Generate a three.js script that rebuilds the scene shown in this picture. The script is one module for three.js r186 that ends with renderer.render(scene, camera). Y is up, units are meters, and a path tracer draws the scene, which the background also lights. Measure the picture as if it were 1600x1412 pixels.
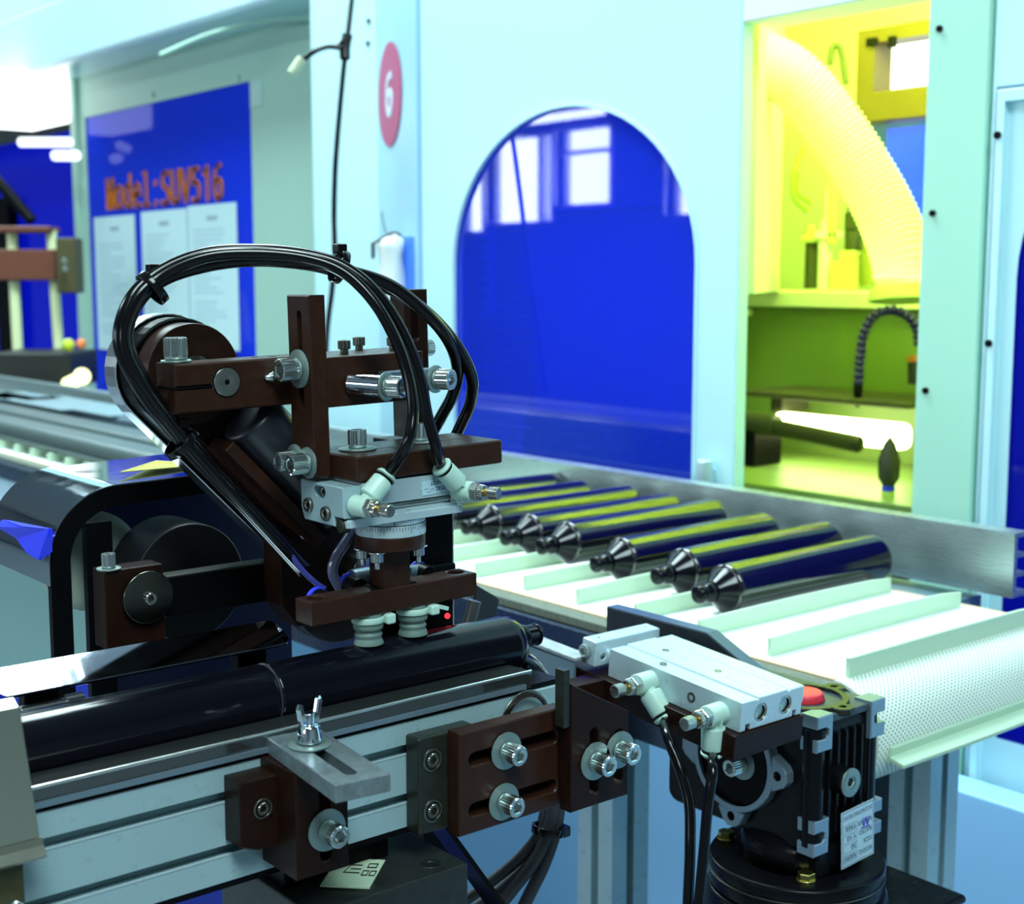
import * as THREE from 'three';
import { RoundedBoxGeometry } from 'three/addons/geometries/RoundedBoxGeometry.js';
import { mergeGeometries } from 'three/addons/utils/BufferGeometryUtils.js';
import { TextGeometry } from 'three/addons/geometries/TextGeometry.js';
import { FontLoader } from 'three/addons/loaders/FontLoader.js';
import { RectAreaLightUniformsLib } from 'three/addons/lights/RectAreaLightUniformsLib.js';
import { ImprovedNoise } from 'three/addons/math/ImprovedNoise.js';

// ------------------------------------------------------------------ camera, sky, lights, exposure
// x runs along the feed rail, z along the conveyor (towards the viewer), y is up, metres
const scene = new THREE.Scene();
const FOCAL = 2160, PITCH = 7.15 * Math.PI / 180, YAW = 50.5 * Math.PI / 180;
const camera = new THREE.PerspectiveCamera(2 * Math.atan(706 / FOCAL) * 180 / Math.PI, 1600 / 1412, 0.05, 60);
camera.position.set(0, 1.25, 0);
camera.lookAt(Math.cos(YAW) * Math.cos(PITCH), 1.25 - Math.sin(PITCH), -Math.sin(YAW) * Math.cos(PITCH));
camera.focus = 0.67;
camera.userData.fStop = 14;
scene.background = new THREE.Color(0.75, 0.9, 1.0);
const renderer = new THREE.WebGLRenderer();
renderer.toneMapping = THREE.LinearToneMapping;
renderer.toneMappingExposure = 1.25;
renderer.shadowMap.enabled = true;
RectAreaLightUniformsLib.init();
const LAMP = new THREE.Color(0.74, 0.97, 1.0), GLOW = new THREE.Color(0.74, 1.0, 0.1);
// ceiling panels: [x, z, width along x, length along z, radiance]
const CEILING_PANELS = [
  [0.9, -1.7, 0.8, 1.2, 20, 'above the belt and the arched blue window'], [0.95, -4.2, 0.6, 1.8, 11, 'above the far left bays'],
  [-0.4, 1.2, 0.8, 1.8, 13, 'nearest the viewer, over the open floor'], [-1.9, -2.4, 0.6, 1.8, 7, 'nearest the window wall'],
];
const WINDOW_LIGHT = 9, CELL_LIGHT = 52;

// ------------------------------------------------------------------ helpers
let seed = 7;
const rnd = () => { seed = (seed * 1664525 + 1013904223) % 4294967296; return seed / 4294967296; };
const V = (a) => new THREE.Vector3(a[0], a[1], a[2]);
const used = {};
function numbered(n) { used[n] = (used[n] ?? -1) + 1; return used[n] ? n + '_' + String(used[n]).padStart(3, '0') : n; }
function T(name, label, category, group) {
  const o = new THREE.Group(); o.name = numbered(name); o.userData = { label, category }; if (group) o.userData.group = group;
  scene.add(o); return o;
}
function S(name) { const o = new THREE.Group(); o.name = name; o.userData.kind = 'structure'; scene.add(o); return o; }
function boxUV(g) {
  const p = g.attributes.position, n = g.attributes.normal, uv = new Float32Array(p.count * 2);
  for (let i = 0; i < p.count; i++) {
    const ax = Math.abs(n.getX(i)), ay = Math.abs(n.getY(i)), az = Math.abs(n.getZ(i));
    const [a, b] = ax >= ay && ax >= az ? [p.getZ(i), p.getY(i)] : ay >= az ? [p.getX(i), p.getZ(i)] : [p.getX(i), p.getY(i)];
    uv[2 * i] = a; uv[2 * i + 1] = b;
  }
  g.setAttribute('uv', new THREE.BufferAttribute(uv, 2));
}
function clean(g) {
  const r = g.index ? g.toNonIndexed() : g.clone();
  for (const k of Object.keys(r.attributes)) if (!['position', 'normal', 'uv'].includes(k)) r.deleteAttribute(k);
  r.clearGroups(); return r;
}
function join(gs) { return gs.length === 1 ? clean(gs[0]) : mergeGeometries(gs.map(clean)); }
function M(parent, name, geos, mat, label) {
  const g = join(Array.isArray(geos) ? geos : [geos]);
  if (mat.userData.metric) boxUV(g);
  const m = new THREE.Mesh(g, mat); m.name = parent === scene ? numbered(name) : name;
  if (label) m.userData.label = label;
  m.castShadow = m.receiveShadow = true;
  parent.add(m); return m;
}
function one(name, geos, mat, label, category, group) {               // a thing that is one mesh
  const m = M(scene, name, geos, mat, label); m.userData.category = category; if (group) m.userData.group = group; return m;
}
function struct(name, geos, mat) { const m = M(scene, name, geos, mat); m.userData.kind = 'structure'; return m; }
// box by its limits, edges rounded
function B(x0, x1, y0, y1, z0, z1, r = 0.0006) {
  const w = Math.abs(x1 - x0), h = Math.abs(y1 - y0), d = Math.abs(z1 - z0);
  const g = r > 0 ? new RoundedBoxGeometry(w, h, d, 2, Math.min(r, w / 2.01, h / 2.01, d / 2.01)) : new THREE.BoxGeometry(w, h, d);
  return g.translate((x0 + x1) / 2, (y0 + y1) / 2, (z0 + z1) / 2);
}
// outlines
const circ = (a, b, r, n = 28) => Array.from({ length: n }, (_, i) => [a + r * Math.cos(2 * Math.PI * i / n), b + r * Math.sin(2 * Math.PI * i / n)]);
const poly = (a, b, r, n, t = 0) => Array.from({ length: n }, (_, i) => [a + r * Math.cos(2 * Math.PI * i / n + t), b + r * Math.sin(2 * Math.PI * i / n + t)]);
function slot(a0, b0, a1, b1, r, n = 8) {
  const t = Math.atan2(b1 - b0, a1 - a0), o = [];
  for (let i = 0; i <= n; i++) { const u = t - Math.PI / 2 + Math.PI * i / n; o.push([a1 + r * Math.cos(u), b1 + r * Math.sin(u)]); }
  for (let i = 0; i <= n; i++) { const u = t + Math.PI / 2 + Math.PI * i / n; o.push([a0 + r * Math.cos(u), b0 + r * Math.sin(u)]); }
  return o;
}
function rrect(a0, a1, b0, b1, r, n = 6) {
  const o = []; const c = [[a1 - r, b0 + r, -90], [a1 - r, b1 - r, 0], [a0 + r, b1 - r, 90], [a0 + r, b0 + r, 180]];
  for (const [x, y, s] of c) for (let i = 0; i <= n; i++) { const u = (s + 90 * i / n) * Math.PI / 180; o.push([x + r * Math.cos(u), y + r * Math.sin(u)]); }
  return o;
}
// prism: axis 'z' takes (x, y), axis 'x' takes (z, y), axis 'y' takes (x, z)
function E(axis, outer, from, to, holes = [], bevel = 0.0004) {
  const m = (p) => axis === 'x' ? [-p[0], p[1]] : axis === 'y' ? [p[0], -p[1]] : p;
  const mk = (pts, C) => new C(pts.map((p) => { const q = m(p); return new THREE.Vector2(q[0], q[1]); }));
  const sh = mk(outer, THREE.Shape); sh.holes = holes.map((h) => mk(h, THREE.Path));
  const d = Math.abs(to - from), b = Math.min(bevel, d / 3);
  const g = new THREE.ExtrudeGeometry(sh, { depth: d - 2 * b, bevelEnabled: b > 0, bevelSize: b, bevelThickness: b, bevelOffset: -b, bevelSegments: 1, curveSegments: 8 });
  g.translate(0, 0, b);
  if (axis === 'x') g.rotateY(Math.PI / 2); if (axis === 'y') g.rotateX(-Math.PI / 2);
  const o = Math.min(from, to);
  return g.translate(axis === 'x' ? o : 0, axis === 'y' ? o : 0, axis === 'z' ? o : 0);
}
const UP = new THREE.Vector3(0, 1, 0);
function aim(g, at, dir) { g.applyQuaternion(new THREE.Quaternion().setFromUnitVectors(UP, V(dir).normalize())); return g.translate(at[0], at[1], at[2]); }
function L(profile, at, dir, seg = 32) { return aim(new THREE.LatheGeometry(profile.map((p) => new THREE.Vector2(Math.max(p[0], 1e-5), p[1])), seg), at, dir); }
function C(a, b, r, r2 = r, seg = 24, c = 0.0003) {                   // solid round bar from a to b with small chamfers
  const l = V(b).distanceTo(V(a)); c = Math.min(c, r / 3, l / 3);
  return L([[0, 0], [r - c, 0], [r, c], [r2, l - c], [r2 - c, l], [0, l]], a, [b[0] - a[0], b[1] - a[1], b[2] - a[2]], seg);
}
function TU(pts, r, seg = 60, rad = 10, closed = false) { return new THREE.TubeGeometry(new THREE.CatmullRomCurve3(pts.map(V), closed, 'centripetal'), seg, r, rad, closed); }
function HEX(at, dir, r, h) {
  const sh = new THREE.Shape(poly(0, 0, r, 6).map((p) => new THREE.Vector2(p[0], p[1])));
  const g = new THREE.ExtrudeGeometry(sh, { depth: h * 0.8, bevelEnabled: true, bevelSize: r * 0.06, bevelThickness: h * 0.1, bevelOffset: -r * 0.06, bevelSegments: 1 });
  g.translate(0, 0, h * 0.1).rotateX(-Math.PI / 2); return aim(g, at, dir);
}
function knurl(at, dir, r, h, n = 26, hole = 0) {
  const o = []; for (let i = 0; i < 2 * n; i++) { const q = i % 2 ? r : r * 0.93, t = Math.PI * i / n; o.push(new THREE.Vector2(q * Math.cos(t), q * Math.sin(t))); }
  const sh = new THREE.Shape(o); if (hole) sh.holes = [new THREE.Path(poly(0, 0, hole, 6).map((p) => new THREE.Vector2(p[0], p[1])))];
  const b = r * 0.1, g = new THREE.ExtrudeGeometry(sh, { depth: h - 2 * b, bevelEnabled: true, bevelSize: b, bevelThickness: b, bevelOffset: -b, bevelSegments: 1 });
  g.translate(0, 0, b).rotateX(-Math.PI / 2); return aim(g, at, dir);
}
// socket-head bolt on a washer (a part with one sub-part)
function bolt(parent, at, dir, R = 0.005, H = 0.0085, W = 0.0085, mat = ZINC) {
  const d = V(dir).normalize(), k = (s) => [at[0] + d.x * s, at[1] + d.y * s, at[2] + d.z * s], t = W > 0 ? R * 0.5 : 0;
  const b = M(parent, 'bolt', [knurl(k(t), dir, R, H, 24, R * 0.55), C(k(t), k(t + H * 0.45), R * 0.7)], mat);
  if (W > 0) M(b, 'washer', [L([[R * 0.5, 0], [W, 0], [W, R * 0.22], [R * 0.5, R * 0.22]], at, dir), L([[R * 0.5, R * 0.22], [R * 0.95, R * 0.22], [R * 0.95, t], [R * 0.5, t]], at, dir)], WASHER);
  return b;
}
function sunk(parent, at, dir, R) {                                    // countersunk screw set into a hole
  const b = M(parent, 'screw', [L([[R * 1.25, 0.0002], [R * 1.25, 0.0006], [R, 0.0006], [R, 0.0002]], at, dir, 24), knurl(at, dir, R * 0.8, R * 0.3, 20, R * 0.42)], DARKSTEEL); return b;
}

// ------------------------------------------------------------------ procedural materials
const noise = new ImprovedNoise();
function tex(w, h, fn, srgb, repeat) {
  const d = new Uint8Array(w * h * 4);
  for (let y = 0; y < h; y++) for (let x = 0; x < w; x++) { const c = fn(x / w, y / h, x, y); const i = 4 * (y * w + x); d[i] = c[0]; d[i + 1] = c[1]; d[i + 2] = c[2]; d[i + 3] = 255; }
  const t = new THREE.DataTexture(d, w, h); t.wrapS = t.wrapT = THREE.RepeatWrapping; t.magFilter = THREE.LinearFilter; t.minFilter = THREE.LinearMipmapLinearFilter; t.generateMipmaps = true;
  if (srgb) t.colorSpace = THREE.SRGBColorSpace; if (repeat) t.repeat.set(repeat, repeat); t.needsUpdate = true; return t;
}
const fbm = (x, y, k) => (noise.noise(x, y, k) + 0.5 * noise.noise(2 * x, 2 * y, k + 3) + 0.25 * noise.noise(4 * x, 4 * y, k + 7)) / 1.75;
const grain = tex(256, 256, (u, v) => { const s = rnd(); const b = 205 + 40 * fbm(u * 8, v * 8, 1) + (s > 0.992 ? 45 : 0) - 14 * rnd(); const c = Math.max(0, Math.min(255, b)); return [c, c, c]; }, true, 22);
const roughT = tex(256, 256, (u, v) => { const c = Math.max(60, Math.min(255, 190 + 70 * fbm(u * 6, v * 6, 4) + 25 * (rnd() - 0.5))); return [c, c, c]; }, false, 18);
const smudge = tex(256, 256, (u, v) => { const c = Math.max(20, Math.min(255, 120 + 150 * fbm(u * 7, v * 7, 9) + (rnd() > 0.985 ? 90 : 0))); return [c, c, c]; }, false, 9);
const brushed = tex(256, 256, (u, v, x, y) => { const c = 200 + 30 * noise.noise(u * 3, v * 90, 2) + 12 * (rnd() - 0.5); return [c, c, c]; }, false, 14);
const dots = tex(64, 64, (u, v) => { const f = (a, b) => Math.hypot((a - b + 1.5) % 1 - 0.5, 0); const q = Math.min(Math.hypot(f(u, 0.25), f(v, 0.25)), Math.hypot(f(u, 0.75), f(v, 0.75))); const c = q < 0.13 ? 120 : q < 0.18 ? 190 : 250; return [c - 6, c, c - 8]; }, true, 1 / 0.0042);
function P(color, rough, metal, o = {}) {
  const m = new THREE.MeshPhysicalMaterial({ color: new THREE.Color().setRGB(...color), roughness: rough, metalness: metal, ...o });
  m.userData.metric = true; return m;
}
const BROWN = P([0.05, 0.0175, 0.009], 0.5, 0, { map: grain, roughnessMap: roughT, specularIntensity: 0.45 });
const DBROWN = P([0.024, 0.0085, 0.005], 0.5, 0, { map: grain, roughnessMap: roughT, specularIntensity: 0.3 });
const BLACK = P([0.003, 0.0032, 0.004], 0.5, 0, { roughnessMap: roughT, specularIntensity: 0.15 });
const GLOSSBLACK = P([0.006, 0.006, 0.010], 0.22, 0, { clearcoat: 0.6, clearcoatRoughness: 0.12 });
const HOSE = P([0.003, 0.003, 0.004], 0.16, 0, { specularIntensity: 0.7 });
const TUBE = P([0.003, 0.0032, 0.006], 0.15, 0, { specularIntensity: 0.6 });
const BOTTLE = P([0.003, 0.003, 0.006], 0.13, 0, { ior: 1.75, clearcoat: 0.25, clearcoatRoughness: 0.1 });
const CAST = P([0.003, 0.0032, 0.0045], 0.4, 0, { specularIntensity: 0.3, roughnessMap: roughT });
const OLIVE = P([0.045, 0.05, 0.036], 0.42, 0.4, { map: grain, roughnessMap: roughT });
const STEEL = P([0.5, 0.5, 0.46], 0.32, 1, { roughnessMap: brushed });
const DARKSTEEL = P([0.2, 0.2, 0.17], 0.35, 1);
const ZINC = P([0.62, 0.68, 0.66], 0.26, 1);
const WASHER = P([0.26, 0.34, 0.32], 0.45, 0.75);
const CHROME = P([0.72, 0.78, 0.82], 0.16, 1, { roughnessMap: smudge });
const MIRROR = P([0.75, 0.82, 0.85], 0.08, 1);
const ALU = P([0.33, 0.47, 0.5], 0.42, 0.2, { roughnessMap: roughT });
const ALUD = P([0.22, 0.3, 0.36], 0.4, 0.6, { roughnessMap: brushed });
const ALUW = P([0.48, 0.6, 0.64], 0.42, 0.25, { roughnessMap: roughT });
const WHITEP = P([0.46, 0.66, 0.56], 0.38, 0);
const RUBBER = P([0.14, 0.22, 0.19], 0.5, 0, { transmission: 0.15, thickness: 0.002 });
const CLEAR = P([0.7, 0.75, 0.85], 0.06, 0, { transmission: 0.9, thickness: 0.003, ior: 1.45 });
const BRASS = P([0.55, 0.38, 0.12], 0.35, 1);
const GOLD = P([0.6, 0.52, 0.16], 0.3, 1);
const RED = P([0.7, 0.03, 0.05], 0.4, 0);
const BELT = P([0.86, 0.92, 0.86], 0.7, 0, { map: dots }); BELT.userData.metric = false;
const BELTTOP = P([0.88, 0.93, 0.88], 0.7, 0);
const FLIGHT = P([0.5, 0.68, 0.5], 0.55, 0);
const BEIGE = P([0.22, 0.26, 0.2], 0.7, 0, { map: grain });
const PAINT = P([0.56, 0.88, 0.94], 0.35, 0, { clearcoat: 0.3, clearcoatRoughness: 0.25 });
const PAINTB = P([0.32, 0.64, 1.0], 0.45, 0);
const GREENISH = P([0.36, 0.56, 0.46], 0.5, 0);
const BLUEGLASS = P([0.022, 0.085, 1.0], 0.02, 0, { transmission: 0.7, thickness: 0, ior: 1.65 });
const BLUEPANE = P([0.02, 0.08, 1.0], 0.04, 0, { transmission: 0.55, thickness: 0, ior: 1.45, specularIntensity: 0.3 });
const BLUESOLID = P([0.003, 0.014, 1.0], 0.12, 0, { specularIntensity: 0.5 });
const BLUETAPE = P([0.02, 0.04, 0.85], 0.5, 0);
const PAPER = P([0.6, 0.78, 0.82], 0.8, 0);
const WHITE = P([0.8, 0.84, 0.82], 0.6, 0);
const GREYCABLE = P([0.03, 0.03, 0.035], 0.5, 0);
const CONCRETE = P([0.35, 0.42, 0.48], 0.6, 0, { map: grain });
const ROOMWALL = P([0.26, 0.29, 0.31], 0.85, 0);
function EM(color, k) { return new THREE.MeshStandardMaterial({ color: 0x000000, emissive: new THREE.Color(...color), emissiveIntensity: k }); }
const font = await new FontLoader().loadAsync('fonts/droid/droid_sans_bold.typeface.json');
const fontMono = await new FontLoader().loadAsync('fonts/droid/droid_sans_mono_regular.typeface.json');
function canvasMat(w, h, draw, rough = 0.5) {
  const c = document.createElement('canvas'); c.width = w; c.height = h; const g = c.getContext('2d'); draw(g, w, h);
  const t = new THREE.CanvasTexture(c); t.colorSpace = THREE.SRGBColorSpace; return new THREE.MeshPhysicalMaterial({ map: t, roughness: rough });
}
// thin printed sheet: centre, u and v half-axes, thickness along their cross product; the print covers the whole front
function sheet(c, u, v, th) {
  const U = V(u), W = V(v), N = U.clone().cross(W).normalize(), g = new THREE.BoxGeometry(2, 2, th);
  const m = new THREE.Matrix4().makeBasis(U, W, N); m.setPosition(c[0], c[1], c[2]); return g.applyMatrix4(m);
}
function arealight(c, w, h, look, color, k) {
  const l = new THREE.RectAreaLight(color, k, w, h); l.position.set(...c); l.lookAt(...look); l.castShadow = true; scene.add(l); return l;
}

// ------------------------------------------------------------------ the room
struct('floor', B(-4, 5, -0.2, 0, -10, 4, 0), CONCRETE);
struct('ceiling', B(-4, 5, 3.2, 3.4, -10, 4, 0), ROOMWALL);
struct('wall_right', B(5, 5.2, 0, 3.2, -10, 4, 0), ROOMWALL);
struct('wall_back', B(-4.2, 5.2, 0, 3.2, -10.2, -10, 0), ROOMWALL);
struct('wall_front', B(-4.2, 5.2, 0, 3.2, 4, 4.2, 0), ROOMWALL);
{
  // window wall, seen mirrored in the blue acrylic doors
  const holes = [[-8.42, -8.11, 1.6, 2.19], [-8.07, -7.34, 1.65, 2.25], [-7.3, -6.75, 1.75, 2.26], [-6.24, -6.0, 1.65, 2.1], [-8.15, -6.79, 2.32, 2.40], [-4.9, -3.7, 1.5, 2.4], [-2.9, -1.7, 1.5, 2.4], [-0.6, 0.6, 1.5, 2.4]];
  struct('wall_left', E('x', [[-10, 0], [4, 0], [4, 3.2], [-10, 3.2]], -4.2, -4, holes.map(([a, b, c, d]) => [[a, c], [b, c], [b, d], [a, d]]), 0), ROOMWALL);
  holes.forEach(([a, b, c, d], i) => {
    const w = S('window_' + (i + 1));
    const k = WINDOW_LIGHT * (a > -5 ? 0.5 : 1);                           // the nearer windows look onto a shaded yard
    const f = 0.015, bars = [B(-4.08, -3.98, c - f, c, a - f, b + f, 0.004), B(-4.08, -3.98, d, d + f, a - f, b + f, 0.004), B(-4.08, -3.98, c, d, a - f, a, 0.004), B(-4.08, -3.98, c, d, b, b + f, 0.004)];
    if (i === 1) bars.push(B(-4.1, -4.02, c, d, -7.52, -7.48, 0.004));
    if (i === 2) bars.push(B(-4.1, -4.02, 2.09, 2.115, a, b, 0.004));
    M(w, 'window_frame', bars, WHITE);
    M(w, 'bright_pane', B(-4.16, -4.14, c, d, a, b, 0), EM([0.8, 0.92, 1.0], k));
    arealight([-4.12, (c + d) / 2, (a + b) / 2], b - a, d - c, [0, (c + d) / 2, (a + b) / 2], new THREE.Color(0.8, 0.92, 1), k * 0.35);
  });
}
CEILING_PANELS.forEach(([x, z, w, l, k, where]) => {
  const t = T('ceiling_light', 'long white ceiling light panel ' + where, 'light', 'ceiling light panels');
  M(t, 'housing', E('y', rrect(x - w / 2 - 0.03, x + w / 2 + 0.03, z - l / 2 - 0.03, z + l / 2 + 0.03, 0.01), 3.12, 3.2, [], 0.004), WHITE);
  M(t, 'diffuser', B(x - w / 2, x + w / 2, 3.105, 3.119, z - l / 2, z + l / 2, 0.003), EM([LAMP.r, LAMP.g, LAMP.b], Math.min(k, 6)));
  const a = new THREE.RectAreaLight(LAMP, k, w, l); a.position.set(x, 3.1, z); a.lookAt(x, 0, z); a.castShadow = true; scene.add(a);
});

// ------------------------------------------------------------------ printing machine enclosure behind the conveyor
const XC = 1.2;
function arch(z0, z1, y0, yt) {                                         // window outline with a round top
  const r = (z1 - z0) / 2, c = (z0 + z1) / 2, h = 0.2, o = [[z0, y0], [z1, y0]];
  for (let i = 0; i <= 32; i++) { const t = Math.PI * i / 32; o.push([c + r * Math.cos(t), yt - h + h * Math.sin(t)]); }
  return o;
}
{
  const t = T('machine_enclosure', 'tall white sheet metal machine enclosure with arched blue window beyond the conveyor', 'machine');
  const door = M(t, 'door', E('x', [[-1.664, 0.72], [-1.0545, 0.72], [-1.0545, 2.3], [-1.664, 2.3]], XC, XC + 0.02, [arch(-1.589, -1.1155, 0.8, 1.4702)], 0.002), PAINT, 'white door with tall arched window');
  M(door, 'window_pane', E('x', arch(-1.595, -1.11, 0.79, 1.476), XC + 0.006, XC + 0.010, [], 0), BLUEGLASS, 'blue tinted arched pane');
  M(door, 'window_seal', E('x', arch(-1.5895, -1.115, 0.8, 1.4707), XC - 0.002, XC + 0.004, [arch(-1.586, -1.1185, 0.803, 1.467)], 0), PAINT);
  M(t, 'door_gap', [B(XC - 0.001, XC + 0.01, 0.72, 2.3, -1.672, -1.664, 0)], P([0.25, 0.5, 0.75], 0.5, 0));
  // closed shallow cell behind the blue window
  M(t, 'inner_sheet', [B(XC + 0.05, XC + 0.056, 0.7, 2.3, -1.66, -1.1, 0), B(XC + 0.02, XC + 0.056, 0.7, 2.3, -1.66, -1.655, 0), B(XC + 0.02, XC + 0.056, 0.7, 2.3, -1.105, -1.1, 0), B(XC + 0.02, XC + 0.056, 2.28, 2.3, -1.66, -1.1, 0)], WHITE);
  // column and slanted corner to the left of the door
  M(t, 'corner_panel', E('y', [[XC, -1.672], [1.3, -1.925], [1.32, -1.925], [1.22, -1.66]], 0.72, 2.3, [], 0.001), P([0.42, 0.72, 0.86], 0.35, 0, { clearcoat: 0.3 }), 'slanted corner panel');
  M(t, 'column', B(1.3, 1.75, 0.5, 2.3, -2.13, -1.925, 0.006), PAINT);
  // posts right of the opening
  M(t, 'post', B(XC, XC + 0.05, 0.5, 2.3, -0.8155, -0.7485, 0.002), P([0.42, 0.76, 0.6], 0.4, 0), 'pale green post between the bays');
  for (const p of [[1.2000, 1.4904, -0.8024], [1.2000, 1.3139, -0.8025], [1.2000, 1.1386, -0.8030]]) M(t, 'screw', C([XC + 0.001, p[1], p[2]], [XC - 0.003, p[1], p[2]], 0.0032), BLACK);
  M(t, 'lintel', B(XC, XC + 0.06, 1.531, 2.3, -1.0545, -0.8155, 0.002), WHITE);
  M(t, 'lower_panel', B(1.15, 1.19, 0, 0.76, -4.2, 0.4, 0.003), PAINTB, 'light blue lower panel');
  for (const p of [[1.3000, 1.6667, -1.9433], [1.3000, 1.6315, -1.9460], [1.3000, 1.6262, -1.9034]]) M(t, 'screw', C([1.301, p[1], p[2]], [1.297, p[1], p[2]], 0.0038), BLACK);
  // second bay door to the right
  const d2 = M(t, 'door', E('x', [[-0.7465, 0.72], [0.1, 0.72], [0.1, 2.3], [-0.7465, 2.3]], XC + 0.004, XC + 0.02, [arch(-0.714, -0.24, 0.8, 1.45)], 0.002), PAINT, 'second white door at the right edge');
  M(d2, 'window_pane', E('x', arch(-0.716, -0.238, 0.79, 1.452), XC + 0.008, XC + 0.012, [], 0), P([0.002, 0.005, 0.34], 0.08, 0, { specularIntensity: 0.4 }), 'dark blue pane');
  M(d2, 'door_frame', E('x', [[-0.7345, 0.72], [0.09, 0.72], [0.09, 1.425], [-0.7345, 1.425]], XC - 0.006, XC + 0.004, [[[-0.727, 0.73], [0.08, 0.73], [0.08, 1.415], [-0.727, 1.415]]], 0.001), PAINT);
  M(d2, 'door_seal', E('x', [[-0.7385, 0.72], [0.094, 0.72], [0.094, 1.429], [-0.7385, 1.429]], XC + 0.0, XC + 0.004, [[[-0.7355, 0.73], [0.09, 0.73], [0.09, 1.426], [-0.7355, 1.426]]], 0), P([0.12, 0.22, 0.3], 0.5, 0));
  for (const p of [[1.2000, 1.3833, -0.7314], [1.2000, 1.1886, -0.7314]]) M(d2, 'screw', C([XC - 0.004, p[1], p[2]], [XC - 0.009, p[1], p[2]], 0.0035), BLACK);
  M(t, 'inner_sheet', [B(XC + 0.05, XC + 0.06, 0.7, 2.3, -0.75, 0.1, 0)], WHITE);
  M(t, 'door_handle', [C([1.185, 1.012, -1.086], [1.185, 1.041, -1.086], 0.0095, 0.0095, 24, 0.002), B(1.185, 1.2, 1.015, 1.03, -1.09, -1.082)], P([0.5, 0.68, 0.72], 0.35, 0.3), 'round silver stop at the foot of the door');
}
{
  // what shows through the blue window: dark mechanism low down, pale shelf lines higher up
  const t = T('print_mechanism', 'dark mechanism low behind the arched blue window', 'machinery');
  M(t, 'base_block', B(1.222, 1.248, 0.98, 1.045, -1.46, -1.12, 0.004), BLACK);
  M(t, 'slide_block', B(1.222, 1.248, 1.04, 1.07, -1.44, -1.3, 0.004), BLACK);
  M(t, 'carriage', [B(1.222, 1.248, 1.04, 1.065, -1.285, -1.22, 0.006), B(1.226, 1.248, 1.04, 1.055, -1.2, -1.125, 0.006)], BLACK);
  M(t, 'roller', C([1.236, 1.058, -1.46], [1.236, 1.058, -1.12], 0.011), GREYCABLE);
  M(t, 'foot_block', B(1.222, 1.248, 0.8, 0.99, -1.46, -1.12, 0.004), BLACK);
  const SL = P([0.35, 0.38, 0.42], 0.5, 0);
  for (let k = 0; k < 22; k++) M(t, 'louvre', B(1.238, 1.244, 1.02 + k * 0.0155, 1.0275 + k * 0.0155, -1.58, -1.462 - (k > 13 ? 0.02 : 0), 0.001), SL);
  M(t, 'pale_strip', B(1.23, 1.236, 1.20, 1.335, -1.545, -1.533, 0.001), WHITE); M(t, 'shelf_edge', B(1.225, 1.249, 1.335, 1.338, -1.59, -1.12, 0.0005), SL);
}
{
  const t = T('number_sign', 'oval-looking round pink sign with a white number 6 on the slanted panel', 'sign');
  const dx = 0.1, dz = -0.253, l = Math.hypot(dx, dz), u = [-dx / l, 0, -dz / l], n = [-0.93, 0, -0.3675];
  const c0 = [1.2628, 1.5355, -1.831], off = (p, k) => [p[0] + n[0] * k, p[1], p[2] + n[2] * k];
  const disc = L([[0, 0], [0.0795, 0], [0.0795, 0.0015], [0, 0.0015]], off(c0, 0.0005), n, 48);
  M(t, 'disc', disc, P([0.5, 0.085, 0.2], 0.45, 0));
  const g = new TextGeometry('6', { font, size: 0.068, depth: 0.0008, curveSegments: 6 }); g.computeBoundingBox();
  const w = g.boundingBox.max.x - g.boundingBox.min.x; g.translate(-w / 2 - g.boundingBox.min.x, -0.034, 0);
  g.applyMatrix4(new THREE.Matrix4().makeBasis(V(u), new THREE.Vector3(0, 1, 0), V(n)).setPosition(...off(c0, 0.0021)));
  M(t, 'numeral', g, P([0.62, 0.75, 0.85], 0.5, 0), 'white numeral 6');
}
{
  const t = T('cloth_bundle', 'white knotted cloth tied round a latch below the number sign', 'cloth');
  const c = [1.1964, 1.2835, -1.7360];
  const prof = [[0, -0.09], [0.02, -0.085], [0.021, -0.04], [0.017, 0.0], [0.021, 0.012], [0.019, 0.024], [0.008, 0.031], [0, 0.032]];
  const g = new THREE.LatheGeometry(prof.map((p) => new THREE.Vector2(Math.max(p[0], 1e-5), p[1])), 28);
  const p = g.attributes.position; for (let i = 0; i < p.count; i++) { const a = Math.atan2(p.getZ(i), p.getX(i)), k = 1 + 0.08 * Math.sin(5 * a + p.getY(i) * 60); p.setX(i, p.getX(i) * k); p.setZ(i, p.getZ(i) * k); }
  g.computeVertexNormals();
  M(t, 'cloth', g.translate(...c), WHITE);
  M(t, 'string', [TU([[c[0] - 0.026, c[1] + 0.018, c[2] - 0.012], [c[0] - 0.005, c[1] + 0.034, c[2] + 0.012], [c[0] - 0.004, c[1] + 0.03, c[2] + 0.03]], 0.0022, 20, 6), TU([[c[0] - 0.01, c[1] + 0.034, c[2]], [c[0] - 0.012, c[1] + 0.05, c[2] - 0.004], [c[0] - 0.01, c[1] + 0.066, c[2] - 0.01]], 0.001, 12, 6), TU([[c[0] - 0.024, c[1] + 0.02, c[2] - 0.014], [c[0] - 0.024, c[1] - 0.004, c[2] - 0.014]], 0.003, 8, 6)], GREYCABLE, 'dark string');
  const lt = one('latch_plate', B(c[0] + 0.012, c[0] + 0.02, c[1] - 0.12, c[1] + 0.03, c[2] + 0.004, c[2] + 0.062, 0.002), P([0.06, 0.22, 0.9], 0.4, 0), 'flat blue plate beside the knotted white cloth', 'plate');
}
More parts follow.
